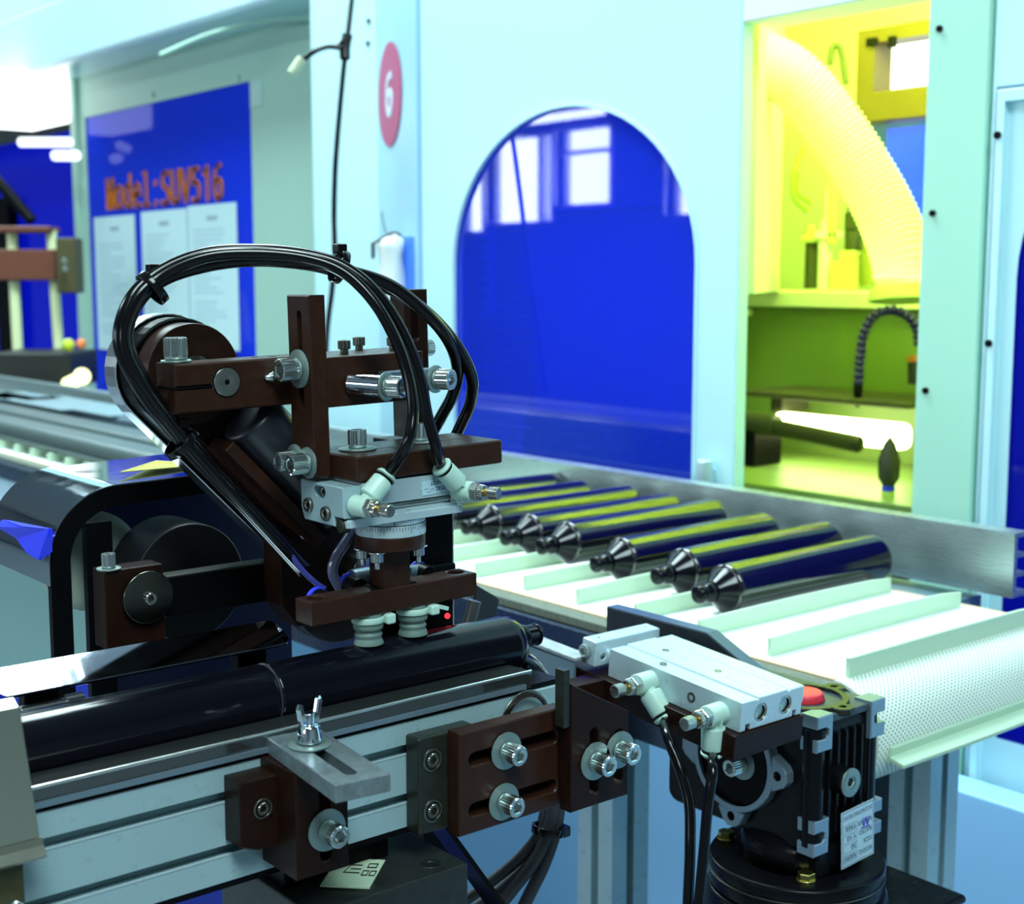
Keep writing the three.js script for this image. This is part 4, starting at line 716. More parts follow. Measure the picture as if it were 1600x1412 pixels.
{
  const t = T('rail_support', 'dark topped support block and column under the rail', 'support');
  M(t, 'top_block', B(0.286, 0.3686, 0.9555, 0.985, -0.560, -0.4785, 0.0012), P([0.05, 0.058, 0.052], 0.45, 0.4, { map: grain, roughnessMap: roughT }));
  M(t, 'column', B(0.29, 0.366, 0.0, 0.9555, -0.556, -0.482, 0.002), P([0.4, 0.55, 0.52], 0.4, 0.3));
  M(t, 'spacer', B(0.29, 0.345, 0.985, 0.9975, -0.556, -0.508, 0.001), BLACK);
  for (const [x, z] of [[0.3545, -0.4885], [0.318, -0.4875]]) M(t, 'screw', [L([[0.0022, 0], [0.0048, 0], [0.0048, 0.0004], [0.0022, 0.0004]], [x, 0.985, z], [0, 1, 0], 24), L([[0, 0.0002], [0.0022, 0.0002], [0.0022, 0.0004]], [x, 0.985, z], [0, 1, 0], 12)], DARKSTEEL);
}
{
  const mat = canvasMat(512, 256, (g, w, h) => {
    g.fillStyle = '#b9cdb0'; g.fillRect(0, 0, w, h); g.strokeStyle = '#20281f'; g.lineWidth = 12;
    g.strokeRect(372, 42, 92, 34); g.strokeRect(352, 108, 56, 40); g.strokeRect(432, 108, 56, 40);
    g.beginPath(); g.moveTo(190, 60); g.lineTo(310, 60); g.moveTo(190, 60); g.lineTo(150, 136); g.moveTo(206, 96); g.lineTo(316, 96); g.moveTo(150, 130); g.lineTo(322, 130); g.stroke();
  }, 0.6);
  const a = [0.3020, 0.9862, -0.4985], b = [0.3173, 0.9862, -0.4827], c = [0.3393, 0.9862, -0.5026], m = [(a[0] + c[0]) / 2, 0.9862, (a[2] + c[2]) / 2];
  one('paper_label', sheet(m, [(b[0] - a[0]) / 2, 0, (b[2] - a[2]) / 2], [(c[0] - b[0]) / 2, 0, (c[2] - b[2]) / 2], 0.0006), mat, 'small pale paper label with printed characters lying on the support block', 'label');
}

// ------------------------------------------------------------------ swing arm behind the rail
const AD = [0.105, -0.104]; // run of the arm in x, y
{
  const t = T('swing_arm', 'dark diagonal transfer arm with brown pulley disc and polished rim', 'robot arm');
  const c0 = [0.2925, 1.2065], l = Math.hypot(0.115, -0.118), d = [0.115 / l, -0.118 / l], n = [-d[1], d[0]];
  const stad = (r, s0, s1, m = 18) => { const o = [], a0 = Math.atan2(d[1], d[0]); for (let i = 0; i <= m; i++) { const a = a0 + Math.PI / 2 + Math.PI * i / m; o.push([c0[0] + d[0] * s0 + r * Math.cos(a), c0[1] + d[1] * s0 + r * Math.sin(a)]); } for (let i = 0; i <= m; i++) { const a = a0 - Math.PI / 2 + Math.PI * i / m; o.push([c0[0] + d[0] * s1 + r * Math.cos(a), c0[1] + d[1] * s1 + r * Math.sin(a)]); } return o; };
  M(t, 'arm_plate', E('z', stad(0.0255, 0, l + 0.004), -0.612, -0.598, [], 0.0008), BLACK);
  M(t, 'polished_cover', E('z', stad(0.0272, 0, l), -0.6235, -0.611, [stad(0.026, 0, l)], 0.0004), P([0.75, 0.8, 0.82], 0.24, 1), 'polished steel rim cover');
  M(t, 'cover_back', E('z', stad(0.0262, 0, l), -0.6228, -0.621, [], 0), BLACK);
  M(t, 'brown_plate', E('z', stad(0.0195, 0.012, l), -0.5985, -0.589, [], 0.0006), DBROWN);
  M(t, 'pulley_disc', L([[0, 0], [0.0226, 0], [0.0232, 0.0006], [0.0232, 0.0135], [0.0226, 0.014], [0, 0.014]], [c0[0], c0[1], -0.599], [0, 0, 1], 56), BROWN, 'brown pulley disc');
  M(t, 'hub_ring', L([[0.0, 0], [0.0085, 0], [0.0085, 0.002], [0.0065, 0.0025], [0, 0.0025]], [c0[0], c0[1], -0.585], [0, 0, 1], 32), OLIVE);
  M(t, 'shaft', C([c0[0], c0[1] - 0.002, -0.59], [c0[0], c0[1] - 0.002, -0.5555], 0.0068), STEEL);
  const ax = (s, w) => [c0[0] + d[0] * s + n[0] * w, c0[1] + d[1] * s + n[1] * w];
  const cy = (s0, s1, w, z, r, m2, nm, lab, bv = 0.0005) => { const a = ax(s0, w), b = ax(s1, w); return M(t, nm, C([a[0], a[1], z], [b[0], b[1], z], r, r, 40, bv), m2, lab); };
  cy(0.030, 0.1, 0.002, -0.578, 0.0155, P([0.012, 0.014, 0.022], 0.4, 0, { clearcoat: 0.3, clearcoatRoughness: 0.35 }), 'drive_cylinder', 'dark drive cylinder lying along the arm', 0.003);
  cy(0.098, 0.104, 0.002, -0.578, 0.0135, BLACK, 'cylinder_end');
  const e1 = ax(0.104, -0.019), e2 = ax(0.112, -0.019);
  M(t, 'side_strip', E('z', [ax(0.03, -0.0135), ax(0.1, -0.0135), ax(0.1, -0.0195), ax(0.03, -0.0195)], -0.589, -0.570, [], 0.0005), BROWN);
  M(t, 'lower_plate', E('z', [[0.345, 1.078], [0.372, 1.078], [0.372, 1.128], [0.336, 1.128], [0.336, 1.09]], -0.603, -0.586, [], 0.0006), DBROWN, 'brown lower plate');
  M(t, 'pivot_shaft', C([0.3745, 1.1065, -0.62], [0.3745, 1.1065, -0.57], 0.006), STEEL);
  const pk = [0.356, 1.121, -0.586]; M(t, 'lock_button', C([0.3485, 1.126, -0.587], [0.3485, 1.126, -0.581], 0.0042, 0.004, 24, 0.0008), MIRROR);
}
{
  const t = T('arm_column', 'dark upright column behind the rotary actuator', 'column');
  M(t, 'column', B(0.4135, 0.4335, 0.6, 1.165, -0.62, -0.575, 0.0008), BLACK);
  M(t, 'edge_line', B(0.4333, 0.4337, 0.9, 1.165, -0.5755, -0.5747, 0), ALUW);
  M(t, 'gear_wheel', C([0.375, 1.094, -0.605], [0.375, 1.094, -0.592], 0.030, 0.030, 48, 0.001), GREYCABLE);
  M(t, 'pivot_cap', C([0.375, 1.094, -0.592], [0.375, 1.094, -0.586], 0.012), STEEL);
}
// ------------------------------------------------------------------ gripper head: crossbar, two slotted uprights, slab
{
  const t = T('gripper_head', 'brown anodised crossbar clamp with two slotted uprights and a slotted slab', 'gripper frame');
  t.position.set(0.335, 1.2, -0.54); t.rotation.z = 0.022; const o = [-0.335, -1.2, 0.54];
  const G = (g) => g.translate(...o), A = (p) => [p[0] + o[0], p[1] + o[1], p[2] + o[2]];
  M(t, 'crossbar', [G(E('z', [[0.2685, 1.2145], [0.2685, 1.2042], [0.287, 1.2042], [0.287, 1.2036], [0.2685, 1.2036], [0.2685, 1.1925], [0.3345, 1.1925], [0.3345, 1.2145]], -0.5745, -0.5555, [], 0.0008)), G(B(0.3345, 0.3885, 1.1915, 1.2145, -0.5745, -0.5375, 0.0008)), G(B(0.389, 0.3965, 1.1915, 1.2145, -0.5745, -0.5605, 0.0005))], BROWN);
  M(t, 'clamp_slit', G(B(0.2680, 0.288, 1.2035, 1.2043, -0.575, -0.5550, 0)), BLACK);
  const sd = M(t, 'shaft_end', G(L([[0, 0], [0.0063, 0], [0.0064, 0.0004], [0.0062, 0.0008], [0.0013, 0.0008], [0.0012, 0.0003], [0, 0.0003]], [0.2932, 1.2052, -0.5555], [0, 0, 1], 44)), STEEL, 'grey shaft end');
  M(sd, 'centre_hole', G(C([0.2932, 1.2052, -0.5551], [0.2932, 1.2052, -0.5546], 0.0012)), BLACK); M(sd, 'shaft_ring', G(L([[0.0064, 0], [0.0069, 0], [0.0069, 0.0002], [0.0064, 0.0002]], [0.2932, 1.2052, -0.5555], [0, 0, 1], 44)), BLACK);
  bolt(t, A([0.2745, 1.2145, -0.566]), [0, 1, 0], 0.0052, 0.0085, 0.0066);
  const cap = M(t, 'hex_cap', G(HEX([0.2745, 1.2168, -0.566], [0, 1, 0], 0.0055, 0.0085)), ZINC);
  for (const [x, z] of [[0.337, -0.566], [0.3475, -0.569], [0.352, -0.55], [0.372, -0.568], [0.381, -0.552]]) M(t, 'top_screw', [G(knurl([x, 1.2168, z], [0, 1, 0], 0.0030, 0.0042, 16, 0.0016)), G(C([x, 1.2143, z], [x, 1.217, z], 0.0019))], DARKSTEEL);
  M(t, 'top_hole', [[0.322, -0.565], [0.314, -0.567]].map(([x, z]) => G(C([x, 1.2144, z], [x, 1.2147, z], 0.0018))), BLACK);
  // left upright, slot facing the viewer's left
  M(t, 'upright', G(E('x', [[-0.5365, 1.1605], [-0.5365, 1.2428], [-0.556, 1.2428], [-0.556, 1.1605]], 0.3256, 0.3342, [slot(-0.5455, 1.1935, -0.5455, 1.234, 0.0026)], 0.0006)), BROWN);
  M(t, 'upright', G(E('z', [[0.3945, 1.17], [0.4085, 1.17], [0.4085, 1.2432], [0.3945, 1.2432]], -0.5735, -0.5605, [slot(0.4005, 1.22, 0.4005, 1.237, 0.002)], 0.0006)), DBROWN);
  bolt(t, A([0.3256, 1.2095, -0.5465]), [-1, 0, 0], 0.0052, 0.0085, 0.0088);
  M(t, 'bolt_tip', G(L([[0, 0], [0.003, 0], [0.0008, 0.004], [0, 0.004]].reverse(), [0.316, 1.206, -0.5545], [-1, 0, 0], 16)), ZINC);
  bolt(t, A([0.3256, 1.1672, -0.5525]), [-1, 0, 0], 0.0048, 0.008, 0.0072); bolt(t, A([0.3256, 1.1668, -0.5415]), [-1, 0, 0], 0.0048, 0.008, 0.0072);
  // stop pin and block in front of the crossbar
  M(t, 'stop_pin', [G(C([0.3465, 1.2018, -0.538], [0.3560, 1.2008, -0.523], 0.0050, 0.0050, 28, 0.0006))], CHROME, 'chromed pin');
  bolt(t, A([0.3562, 1.2006, -0.5228]), [0.35, 0, 1], 0.005, 0.0075, 0.0066);
  M(t, 'link_block', G(B(0.362, 0.3935, 1.197, 1.2065, -0.5375, -0.529, 0.0006)), ALUD, 'grey link block');
  bolt(t, A([0.3885, 1.2015, -0.529]), [0.35, 0, 1], 0.005, 0.0075, 0.0066);
  bolt(t, A([0.4085, 1.2135, -0.568]), [1, 0, 0], 0.0042, 0.005, 0.005);
  // slab
  M(t, 'slab', G(E('y', rrect(0.3345, 0.4185, -0.556, -0.5155, 0.0015), 1.1595, 1.1708, [slot(0.352, -0.5335, 0.408, -0.5335, 0.0012)], 0.0007)), BROWN);
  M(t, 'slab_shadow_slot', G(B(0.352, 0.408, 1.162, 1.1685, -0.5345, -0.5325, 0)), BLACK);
  bolt(t, A([0.3495, 1.1708, -0.5375]), [0, 1, 0], 0.0044, 0.0072, 0.0088); bolt(t, A([0.385, 1.1708, -0.5375]), [0, 1, 0], 0.0044, 0.0072, 0.0088);
  M(t, 'back_tab', G(B(0.399, 0.4075, 1.1708, 1.173, -0.5605, -0.553, 0.0004)), DBROWN);
}
// ------------------------------------------------------------------ rotary actuator under the slab
const DC = [0.3646, -0.5325];
{
  const t = T('rotary_actuator', 'silver rotary actuator with graduated dial and two white fittings under the brown slab', 'actuator');
  t.position.set(0.3646, 1.15, -0.5325); t.rotation.z = 0.012; const o = [-0.3646, -1.15, 0.5325];
  const G = (g) => g.translate(...o), A = (p) => [p[0] + o[0], p[1] + o[1], p[2] + o[2]];
  M(t, 'end_cap', [G(E('x', [[-0.5165, 1.1582], [-0.553, 1.1582], [-0.553, 1.1455], [-0.5505, 1.1395], [-0.5245, 1.1395], [-0.5245, 1.1440], [-0.5165, 1.1440]], 0.3285, 0.3385, [slot(-0.5385, 1.1542, -0.5335, 1.1542, 0.0032)], 0.0006))], ALU);
  M(t, 'actuator_body', [G(E('x', [[-0.5165, 1.1590], [-0.552, 1.1590], [-0.552, 1.1395], [-0.5165, 1.1395], [-0.5165, 1.1448], [-0.5200, 1.1455], [-0.5200, 1.1478], [-0.5165, 1.1485]], 0.3385, 0.3925, [], 0.0004)), G(B(0.331, 0.394, 1.1395, 1.1432, -0.5185, -0.515, 0.0004)), G(B(0.330, 0.3365, 1.1395, 1.1428, -0.5185, -0.5155, 0.0004))], ALUW);
  M(t, 'groove_rod', G(C([0.332, 1.1466, -0.5182], [0.391, 1.1466, -0.5182], 0.0013)), STEEL);
  M(t, 'rod_end', G(B(0.388, 0.3915, 1.1445, 1.1482, -0.5185, -0.5155, 0.0008)), STEEL);
  for (const [z, y] of [[-0.5455, 1.147], [-0.5305, 1.1448]]) { const s = M(t, 'plug', G(L([[0.0014, 0.001], [0.0018, 0.0016], [0.0032, 0.0016], [0.0034, 0.001], [0.0034, 0], [0, 0]].reverse(), [0.3285, y, z], [-1, 0, 0], 26)), DARKSTEEL); M(s, 'socket', G(C([0.3284, y, z], [0.3276, y, z], 0.0016, 0.0016, 6, 0)), BLACK); }
  M(t, 'recess_screw', G(knurl([0.333, 1.1540, -0.536], [-1, 0, 0], 0.0026, 0.003, 14, 0.0013)), STEEL); M(t, 'bumper', G(C([0.3335, 1.1402, -0.521], [0.3290, 1.1402, -0.521], 0.0036, 0.0034, 24, 0.0006)), P([0.03, 0.03, 0.02], 0.4, 0.5));
  // dial
  M(t, 'dial', [G(C([DC[0], 1.1312, DC[1]], [DC[0], 1.1366, DC[1]], 0.0166, 0.0166, 56, 0.0002)), G(C([DC[0], 1.1370, DC[1]], [DC[0], 1.1400, DC[1]], 0.0164, 0.0164, 56, 0.0002))], ALUW, 'graduated silver dial');
  const tick = []; for (let k = 0; k < 72; k++) { const a = k * 5 * Math.PI / 180, h = k % 9 === 0 ? 0.0032 : k % 3 === 0 ? 0.0024 : 0.0018; tick.push(B(0.0165, 0.01668, 1.1364 - h, 1.1364, -0.00013, 0.00013, 0).rotateY(a).translate(DC[0], 0, DC[1])); }
  tick.push(B(0.0163, 0.01648, 1.1371, 1.1398, -0.0002, 0.0002, 0).rotateY(-2.06).translate(DC[0], 0, DC[1]));
  M(t, 'scale_marks', tick.map(G), P([0.03, 0.06, 0.05], 0.5, 0));
  M(t, 'dial_gap', G(C([DC[0], 1.1365, DC[1]], [DC[0], 1.1371, DC[1]], 0.0160)), BLACK);
  // label on the front, upside down
  const lab = canvasMat(512, 200, (g, w, h) => { g.translate(w, h); g.rotate(Math.PI); g.fillStyle = '#b9d6de'; g.fillRect(0, 0, w, h); g.fillStyle = '#22228a'; g.font = 'bold 84px sans-serif'; g.fillText('AIRTAC', 14, 92, 260); g.fillStyle = '#16202e'; g.font = 'bold 78px sans-serif'; g.fillText('HRQ7', 150, 180); g.font = '30px sans-serif'; g.fillText('S: 1.0MPa', 300, 50); g.fillText('0.7MPa', 380, 96); g.fillRect(300, 64, 60, 8); }, 0.4);
  M(t, 'label', G(sheet([0.3797, 1.1535, -0.5163], [0.0082, 0.0005, 0], [0, 0.0033, 0], 0.0003)), lab, 'upside-down white type label');
  t.updateMatrixWorld(); const wl = (q) => t.localToWorld(V(q)).toArray();
  ENDS.left = wl(flowFitting(t, A([0.3345, 1.1498, -0.5165]), [0.1, 0.0, 1], [0.72, 0.7, 0.05], 0.86));
  ENDS.right = wl(flowFitting(t, A([0.3905, 1.1505, -0.5165]), [0.35, 0.0, 1], [-0.75, 0.75, 0.0], 0.86));
}
{
  const t = T('suction_bar', 'brown suction bar with two grey bellows cups hanging on a square post', 'gripper bar');
  t.position.set(0.3646, 1.1, -0.5325); t.rotation.z = 0.012; const o = [-0.3646, -1.1, 0.5325];
  const G = (g) => g.translate(...o), A = (p) => [p[0] + o[0], p[1] + o[1], p[2] + o[2]];
  M(t, 'disc', G(L([[0, 0], [0.0160, 0], [0.0167, 0.0007], [0.0167, 0.0063], [0.016, 0.0068], [0, 0.0068]], [DC[0], 1.1244, DC[1]], [0, 1, 0], 56)), BROWN, 'brown mounting disc');
  M(t, 'post', G(B(0.3568, 0.3718, 1.1, 1.1246, -0.5390, -0.5265, 0.0005)), BROWN);
  for (const [x, z] of [[0.353, -0.5265], [0.3765, -0.5265], [0.3765, -0.5385], [0.353, -0.5385]]) { M(t, 'disc_screw', [G(C([x, 1.1236, z], [x, 1.1246, z], 0.0044)), G(knurl([x, 1.1236, z], [0, -1, 0], 0.003, 0.0042, 14)), G(C([x, 1.1196, z], [x, 1.116, z], 0.0012))], ZINC); }
  M(t, 'bar', G(E('y', [[0.3168, -0.5255], [0.4106, -0.5255], [0.4106, -0.5397], [0.3168, -0.5397]], 1.0948, 1.1062, [circ(0.3235, -0.5335, 0.0042, 24), circ(0.4035, -0.5335, 0.0042, 24)], 0.0006)), BROWN);
  M(t, 'hole_floor', G(C([0.3235, 1.097, -0.5335], [0.3235, 1.0992, -0.5335], 0.0044)), BLACK); M(t, 'hole_floor', G(C([0.4035, 1.097, -0.5335], [0.4035, 1.0992, -0.5335], 0.0044)), BLACK);
  M(t, 'post_gap', G(B(0.353, 0.3755, 1.1060, 1.1066, -0.5396, -0.527, 0)), BLACK);
  for (const x of [0.3513, 0.3768]) {
    const s = M(t, 'suction_cup', G(L([[0.0058, 0.0152], [0.0069, 0.0148], [0.0072, 0.0085], [0.0068, 0.0074], [0.0056, 0.0067], [0.0056, 0.0062], [0.0064, 0.0054], [0.0066, 0.0046], [0.0062, 0.0036], [0.0060, 0.003], [0.0066, 0.0022], [0.0072, 0.0004], [0.0068, 0], [0.0058, 0.0024], [0.0050, 0.003], [0.0050, 0.0152]].reverse(), [x, 1.0797, -0.5325], [0, 1, 0], 40)), RUBBER, 'grey bellows suction cup');
    const tie = M(s, 'cable_tie', [G(L([[0.0069, 0], [0.0079, 0], [0.0079, 0.0027], [0.0069, 0.0027]], [x, 1.0905, -0.5325], [0, 1, 0], 36)), G(B(x + 0.0048, x + 0.0098, 1.0895, 1.0945, -0.5285, -0.5230, 0.0012))], WHITEP, 'white cable tie');
    if (x > 0.36) { M(s, 'tie_tail', G(B(0.0, 0.0065, -0.0009, 0.0011, -0.0013, 0.0013, 0.0003).rotateZ(-0.35).translate(x + 0.0095, 1.0932, -0.5255)), WHITEP); }
  }
  for (const [x, y] of [[0.333, 1.1015], [0.3505, 1.1055], [0.391, 1.1055]]) {
    M(t, 'push_fitting', G(C([x, y, -0.5470], [x + 0.001, y - 0.001, -0.5398], 0.0052)), BLACK);
    M(t, 'blue_collar', G(L([[0.002, 0], [0.0054, 0], [0.0058, 0.0006], [0.0058, 0.0022], [0.002, 0.0026]], [x, y, -0.5496], [0.1, -0.1, 1], 28)), BLUETAPE, 'blue push-in collar');
  }
  M(t, 'side_fitting', G(C([0.352, 1.1065, -0.547], [0.362, 1.1065, -0.547], 0.0062, 0.0062, 28)), ALUD); M(t, 'side_fitting', G(C([0.384, 1.106, -0.546], [0.392, 1.106, -0.546], 0.0042)), ALUD);
}
{
  one('clear_air_tube', TU([[0.3555, 1.1354, -0.5460], [0.3495, 1.1266, -0.5475], [0.3440, 1.1189, -0.5485], [0.3424, 1.1128, -0.5490], [0.3451, 1.1063, -0.5490], [0.3475, 1.1028, -0.5490]], 0.0026, 50, 14), P([0.16, 0.17, 0.3], 0.06, 0, { clearcoat: 1, transmission: 0.4, thickness: 0.002 }), 'short clear air tube curving down to the suction bar', 'tube');
  one('thin_air_tube', TU([[0.3257, 1.1210, -0.5580], [0.3295, 1.1146, -0.5560], [0.3340, 1.1086, -0.5520], [0.3383, 1.1048, -0.5490]], 0.0014, 30, 8), P([0.03, 0.03, 0.2], 0.12, 0, { clearcoat: 1 }), 'thin blue black air tube running to the left end of the suction bar', 'tube');
}
// ------------------------------------------------------------------ looping black air hoses
{
  const hose = (label, pts, r = 0.0027) => one('air_hose', TU(pts, r, 140, 10), HOSE, label, 'hose');
  hose('black air hose looping over the arm into the left white fitting of the actuator', [[0.3318, 1.1137, -0.5598], [0.3011, 1.1473, -0.5579], [0.2742, 1.1786, -0.5591], [0.2537, 1.2051, -0.5568], [0.2474, 1.2244, -0.5599], [0.2531, 1.2405, -0.5604], [0.2646, 1.2508, -0.5592], [0.2825, 1.2591, -0.5523], [0.3023, 1.2609, -0.5428], [0.3220, 1.2587, -0.5327], [0.3346, 1.2531, -0.5240], [0.3439, 1.2407, -0.5143], [0.3504, 1.2233, -0.5062], [0.3534, 1.2064, -0.5009], [0.3526, 1.1912, -0.4965], [0.3486, 1.1782, -0.4951], ENDS.left]);
  hose('black air hose looping over the arm into the right white fitting of the actuator', [[0.3331, 1.1115, -0.5610], [0.3024, 1.1449, -0.5591], [0.2745, 1.1761, -0.5611], [0.2523, 1.2041, -0.5577], [0.2458, 1.2233, -0.5610], [0.2514, 1.2405, -0.5618], [0.2636, 1.2519, -0.5614], [0.2831, 1.2608, -0.5547], [0.3029, 1.2625, -0.5439], [0.3236, 1.2604, -0.5343], [0.3370, 1.2548, -0.5250], [0.3485, 1.2424, -0.5160], [0.3582, 1.2244, -0.5103], [0.3650, 1.2055, -0.5082], [0.3692, 1.1878, -0.5084], [0.3724, 1.1731, -0.5060], ENDS.right]);
  hose('black air hose of the loop that turns down behind the brown slab, inner one', [[0.3384, 1.1126, -0.5686], [0.3069, 1.1462, -0.5661], [0.2800, 1.1774, -0.5671], [0.2593, 1.2044, -0.5651], [0.2525, 1.2239, -0.5687], [0.2582, 1.2393, -0.5691], [0.2680, 1.2492, -0.5652], [0.2871, 1.2559, -0.5584], [0.3055, 1.2582, -0.5488], [0.3282, 1.2566, -0.5430], [0.3489, 1.2532, -0.5410], [0.3694, 1.2468, -0.5374], [0.3864, 1.2347, -0.5345], [0.4020, 1.2209, -0.5363], [0.4142, 1.2060, -0.5448], [0.4211, 1.1921, -0.5577], [0.4246, 1.1794, -0.5724], [0.4267, 1.1645, -0.5878]], 0.0031);
  hose('outermost black air hose of the loop, bulging over the blue window', [[0.3422, 1.1114, -0.5731], [0.3130, 1.1434, -0.5736], [0.2853, 1.1748, -0.5754], [0.2639, 1.2019, -0.5740], [0.2555, 1.2229, -0.5791], [0.2612, 1.2396, -0.5797], [0.2703, 1.2503, -0.5713], [0.2890, 1.2565, -0.5622], [0.3080, 1.2588, -0.5521], [0.3307, 1.2566, -0.5461], [0.3521, 1.2515, -0.5433], [0.3744, 1.2437, -0.5393], [0.3956, 1.2302, -0.5379], [0.4124, 1.2142, -0.5398], [0.4230, 1.1993, -0.5443], [0.4275, 1.1873, -0.5517], [0.4295, 1.1766, -0.5614], [0.4312, 1.1657, -0.5713]], 0.0031);
  const tie = (p, dir, label, r) => { const t = T('cable_tie', label, 'cable tie'); M(t, 'band', L([[r - 0.0008, -0.0018], [r, -0.0018], [r, 0.0018], [r - 0.0008, 0.0018]], p, dir, 30), HOSE); M(t, 'tie_head', B(p[0] - 0.002, p[0] + 0.003, p[1] + r - 0.002, p[1] + r + 0.0022, p[2] - 0.0025, p[2] + 0.0025, 0.0006), HOSE); };
  tie([0.2630, 1.2459, -0.5636], [0.75, 0.65, 0.1], 'black cable tie round the hose loop at its upper left bend', 0.0082);
  tie([0.3392, 1.2554, -0.5337], [0.9, -0.35, 0.2], 'black cable tie round the hose loop where it splits', 0.0078);
  tie([0.2751, 1.1774, -0.5647], [0.7, -0.7, 0.1], 'black cable tie holding the hoses against the arm', 0.0088);
}
// ------------------------------------------------------------------ polished drive housing at the left
{
  const t = T('drive_housing', 'polished steel drive housing with rounded corner and a dark pulley inside', 'housing');
  let low = 1.104; const out = (k) => { const o = []; const x0 = 0.2415 + k, yt = 1.1500 - k, r = 0.036 - k, c = [0.2775, 1.1140]; for (let i = 0; i <= 44; i++) { const a = Math.PI - Math.PI / 2 * i / 44; o.push([c[0] + r * Math.cos(a), c[1] + r * Math.sin(a)]); } return [[x0, low], ...o, [0.42, yt + 0.004]]; };
  const band = (k0, k1) => [...out(k0), ...out(k1).reverse()];
  M(t, 'cover_sheet', E('z', band(0, 0.0015), -0.722, -0.64, [], 0.0002), P([0.62, 0.7, 0.76], 0.13, 1, { roughnessMap: smudge }));
  low = 0.95; M(t, 'front_frame', E('z', band(0.0004, 0.0105), -0.644, -0.6395, [], 0.0003), BLACK);
  M(t, 'frame_post', B(0.2605, 0.274, 0.95, 1.132, -0.646, -0.641, 0.0004), BLACK);
  M(t, 'inner_back', B(0.296, 0.42, 0.95, 1.145, -0.724, -0.721, 0), P([0.01, 0.012, 0.05], 0.3, 0.2));
  M(t, 'white_wheel', L([[0.004, 0], [0.024, 0], [0.0255, 0.0015], [0.0255, 0.006], [0.02, 0.008], [0.004, 0.009]], [0.2735, 1.108, -0.672], [0, 0, 1], 44), P([0.45, 0.52, 0.42], 0.4, 0), 'pale wheel seen through the frame');
  M(t, 'belt_pulley', C([0.3085, 1.0985, -0.66], [0.3085, 1.0985, -0.628], 0.030, 0.030, 52, 0.001), P([0.007, 0.007, 0.008], 0.5, 0));
  M(t, 'bearing_block', B(0.2535, 0.283, 1.078, 1.1155, -0.618, -0.604, 0.001), DBROWN);
  M(t, 'hub_disc', L([[0, 0], [0.0122, 0], [0.0126, 0.0005], [0.0122, 0.001], [0.003, 0.0012], [0, 0.0012]].reverse().map((p) => p), [0.2735, 1.101, -0.6015], [0, 0, 1], 48), P([0.16, 0.16, 0.13], 0.28, 1, { roughnessMap: brushed }), 'dark steel hub disc');
  M(t, 'hub_screw', knurl([0.2738, 1.1008, -0.601], [0, 0, 1], 0.003, 0.003, 16, 0.0016), STEEL);
  bolt(t, [0.2575, 1.1155, -0.608], [0, 1, 0], 0.0032, 0.006, 0.0056);
  M(t, 'lever', B(0.285, 0.345, 1.088, 1.1075, -0.616, -0.606, 0.001), BLACK);
  M(t, 'lever_edge', B(0.285, 0.345, 1.1075, 1.1085, -0.616, -0.606, 0.0004), P([0.05, 0.055, 0.045], 0.4, 0.3));
  const tri = (k) => [[0.308 - 0.02 * k, -0.672 + 0.010 * k], [0.308 + 0.03 * k, -0.672 + 0.012 * k], [0.308 + 0.014 * k, -0.672 - 0.02 * k]];
  M(t, 'warning_label', E('y', tri(1), 1.1524, 1.1528, [tri(0.72)], 0), P([0.55, 0.5, 0.02], 0.5, 0), 'yellow and black warning triangle'); M(t, 'warning_field', E('y', tri(0.72), 1.1524, 1.1526, [], 0), P([0.5, 0.45, 0.02], 0.5, 0));
}
{
  const pts = [[0.2395, 1.1334, -0.6318], [0.2395, 1.1302, -0.6633], [0.2395, 1.1288, -0.6971], [0.2395, 1.1252, -0.6994], [0.2395, 1.1214, -0.6800], [0.2395, 1.1183, -0.6580], [0.2395, 1.1171, -0.6416], [0.2395, 1.1217, -0.6363]];
  const g = new THREE.BufferGeometry(); const tri = [], p = pts, th = [0.0, -0.0012, 0.0012];
  const fan = (k) => { for (let i = 1; i + 1 < p.length; i++) for (const j of (k > 0 ? [0, i, i + 1] : [0, i + 1, i])) { const q = p[j], wv = 0.002 * Math.sin(q[0] * 700 + q[1] * 900); tri.push(q[0] - 0.0006 * k + wv, q[1], q[2] - 0.0006 * k); } };
  fan(1); fan(-1); g.setAttribute('position', new THREE.Float32BufferAttribute(tri, 3)); g.setAttribute('uv', new THREE.Float32BufferAttribute(new Float32Array(tri.length / 3 * 2), 2)); g.computeVertexNormals();
  one('blue_tape', g, BLUETAPE, 'scrap of bright blue tape stuck to the side of the polished housing', 'tape');
}
// ------------------------------------------------------------------ sensor, dark plates, lower cables
{
  const t = T('sensor', 'small black sensor with a glowing red spot behind the suction cup', 'sensor');
  M(t, 'sensor_body', E('z', rrect(0.412, 0.432, 1.082, 1.102, 0.002), -0.582, -0.57, [], 0.0008), BLACK);
  M(t, 'red_frame', B(0.4045, 0.406, 1.078, 1.095, -0.5695, -0.5685, 0), P([0.3, 0.01, 0.02], 0.4, 0));
  M(t, 'red_spot', new THREE.SphereGeometry(0.0015, 12, 8).translate(...[0.4123, 1.0796, -0.5519]), EM([1, 0.02, 0.03], 2.5), 'red light spot');
  const l = new THREE.PointLight(0xff1010, 0.00012); l.position.set(...[0.4100, 1.0806, -0.5488]); l.castShadow = true; scene.add(l);
  M(t, 'silver_rod', C([0.4394, 1.0813, -0.5638], [0.4329, 1.0589, -0.5655], 0.0035), P([0.06, 0.075, 0.075], 0.4, 0.3));
}
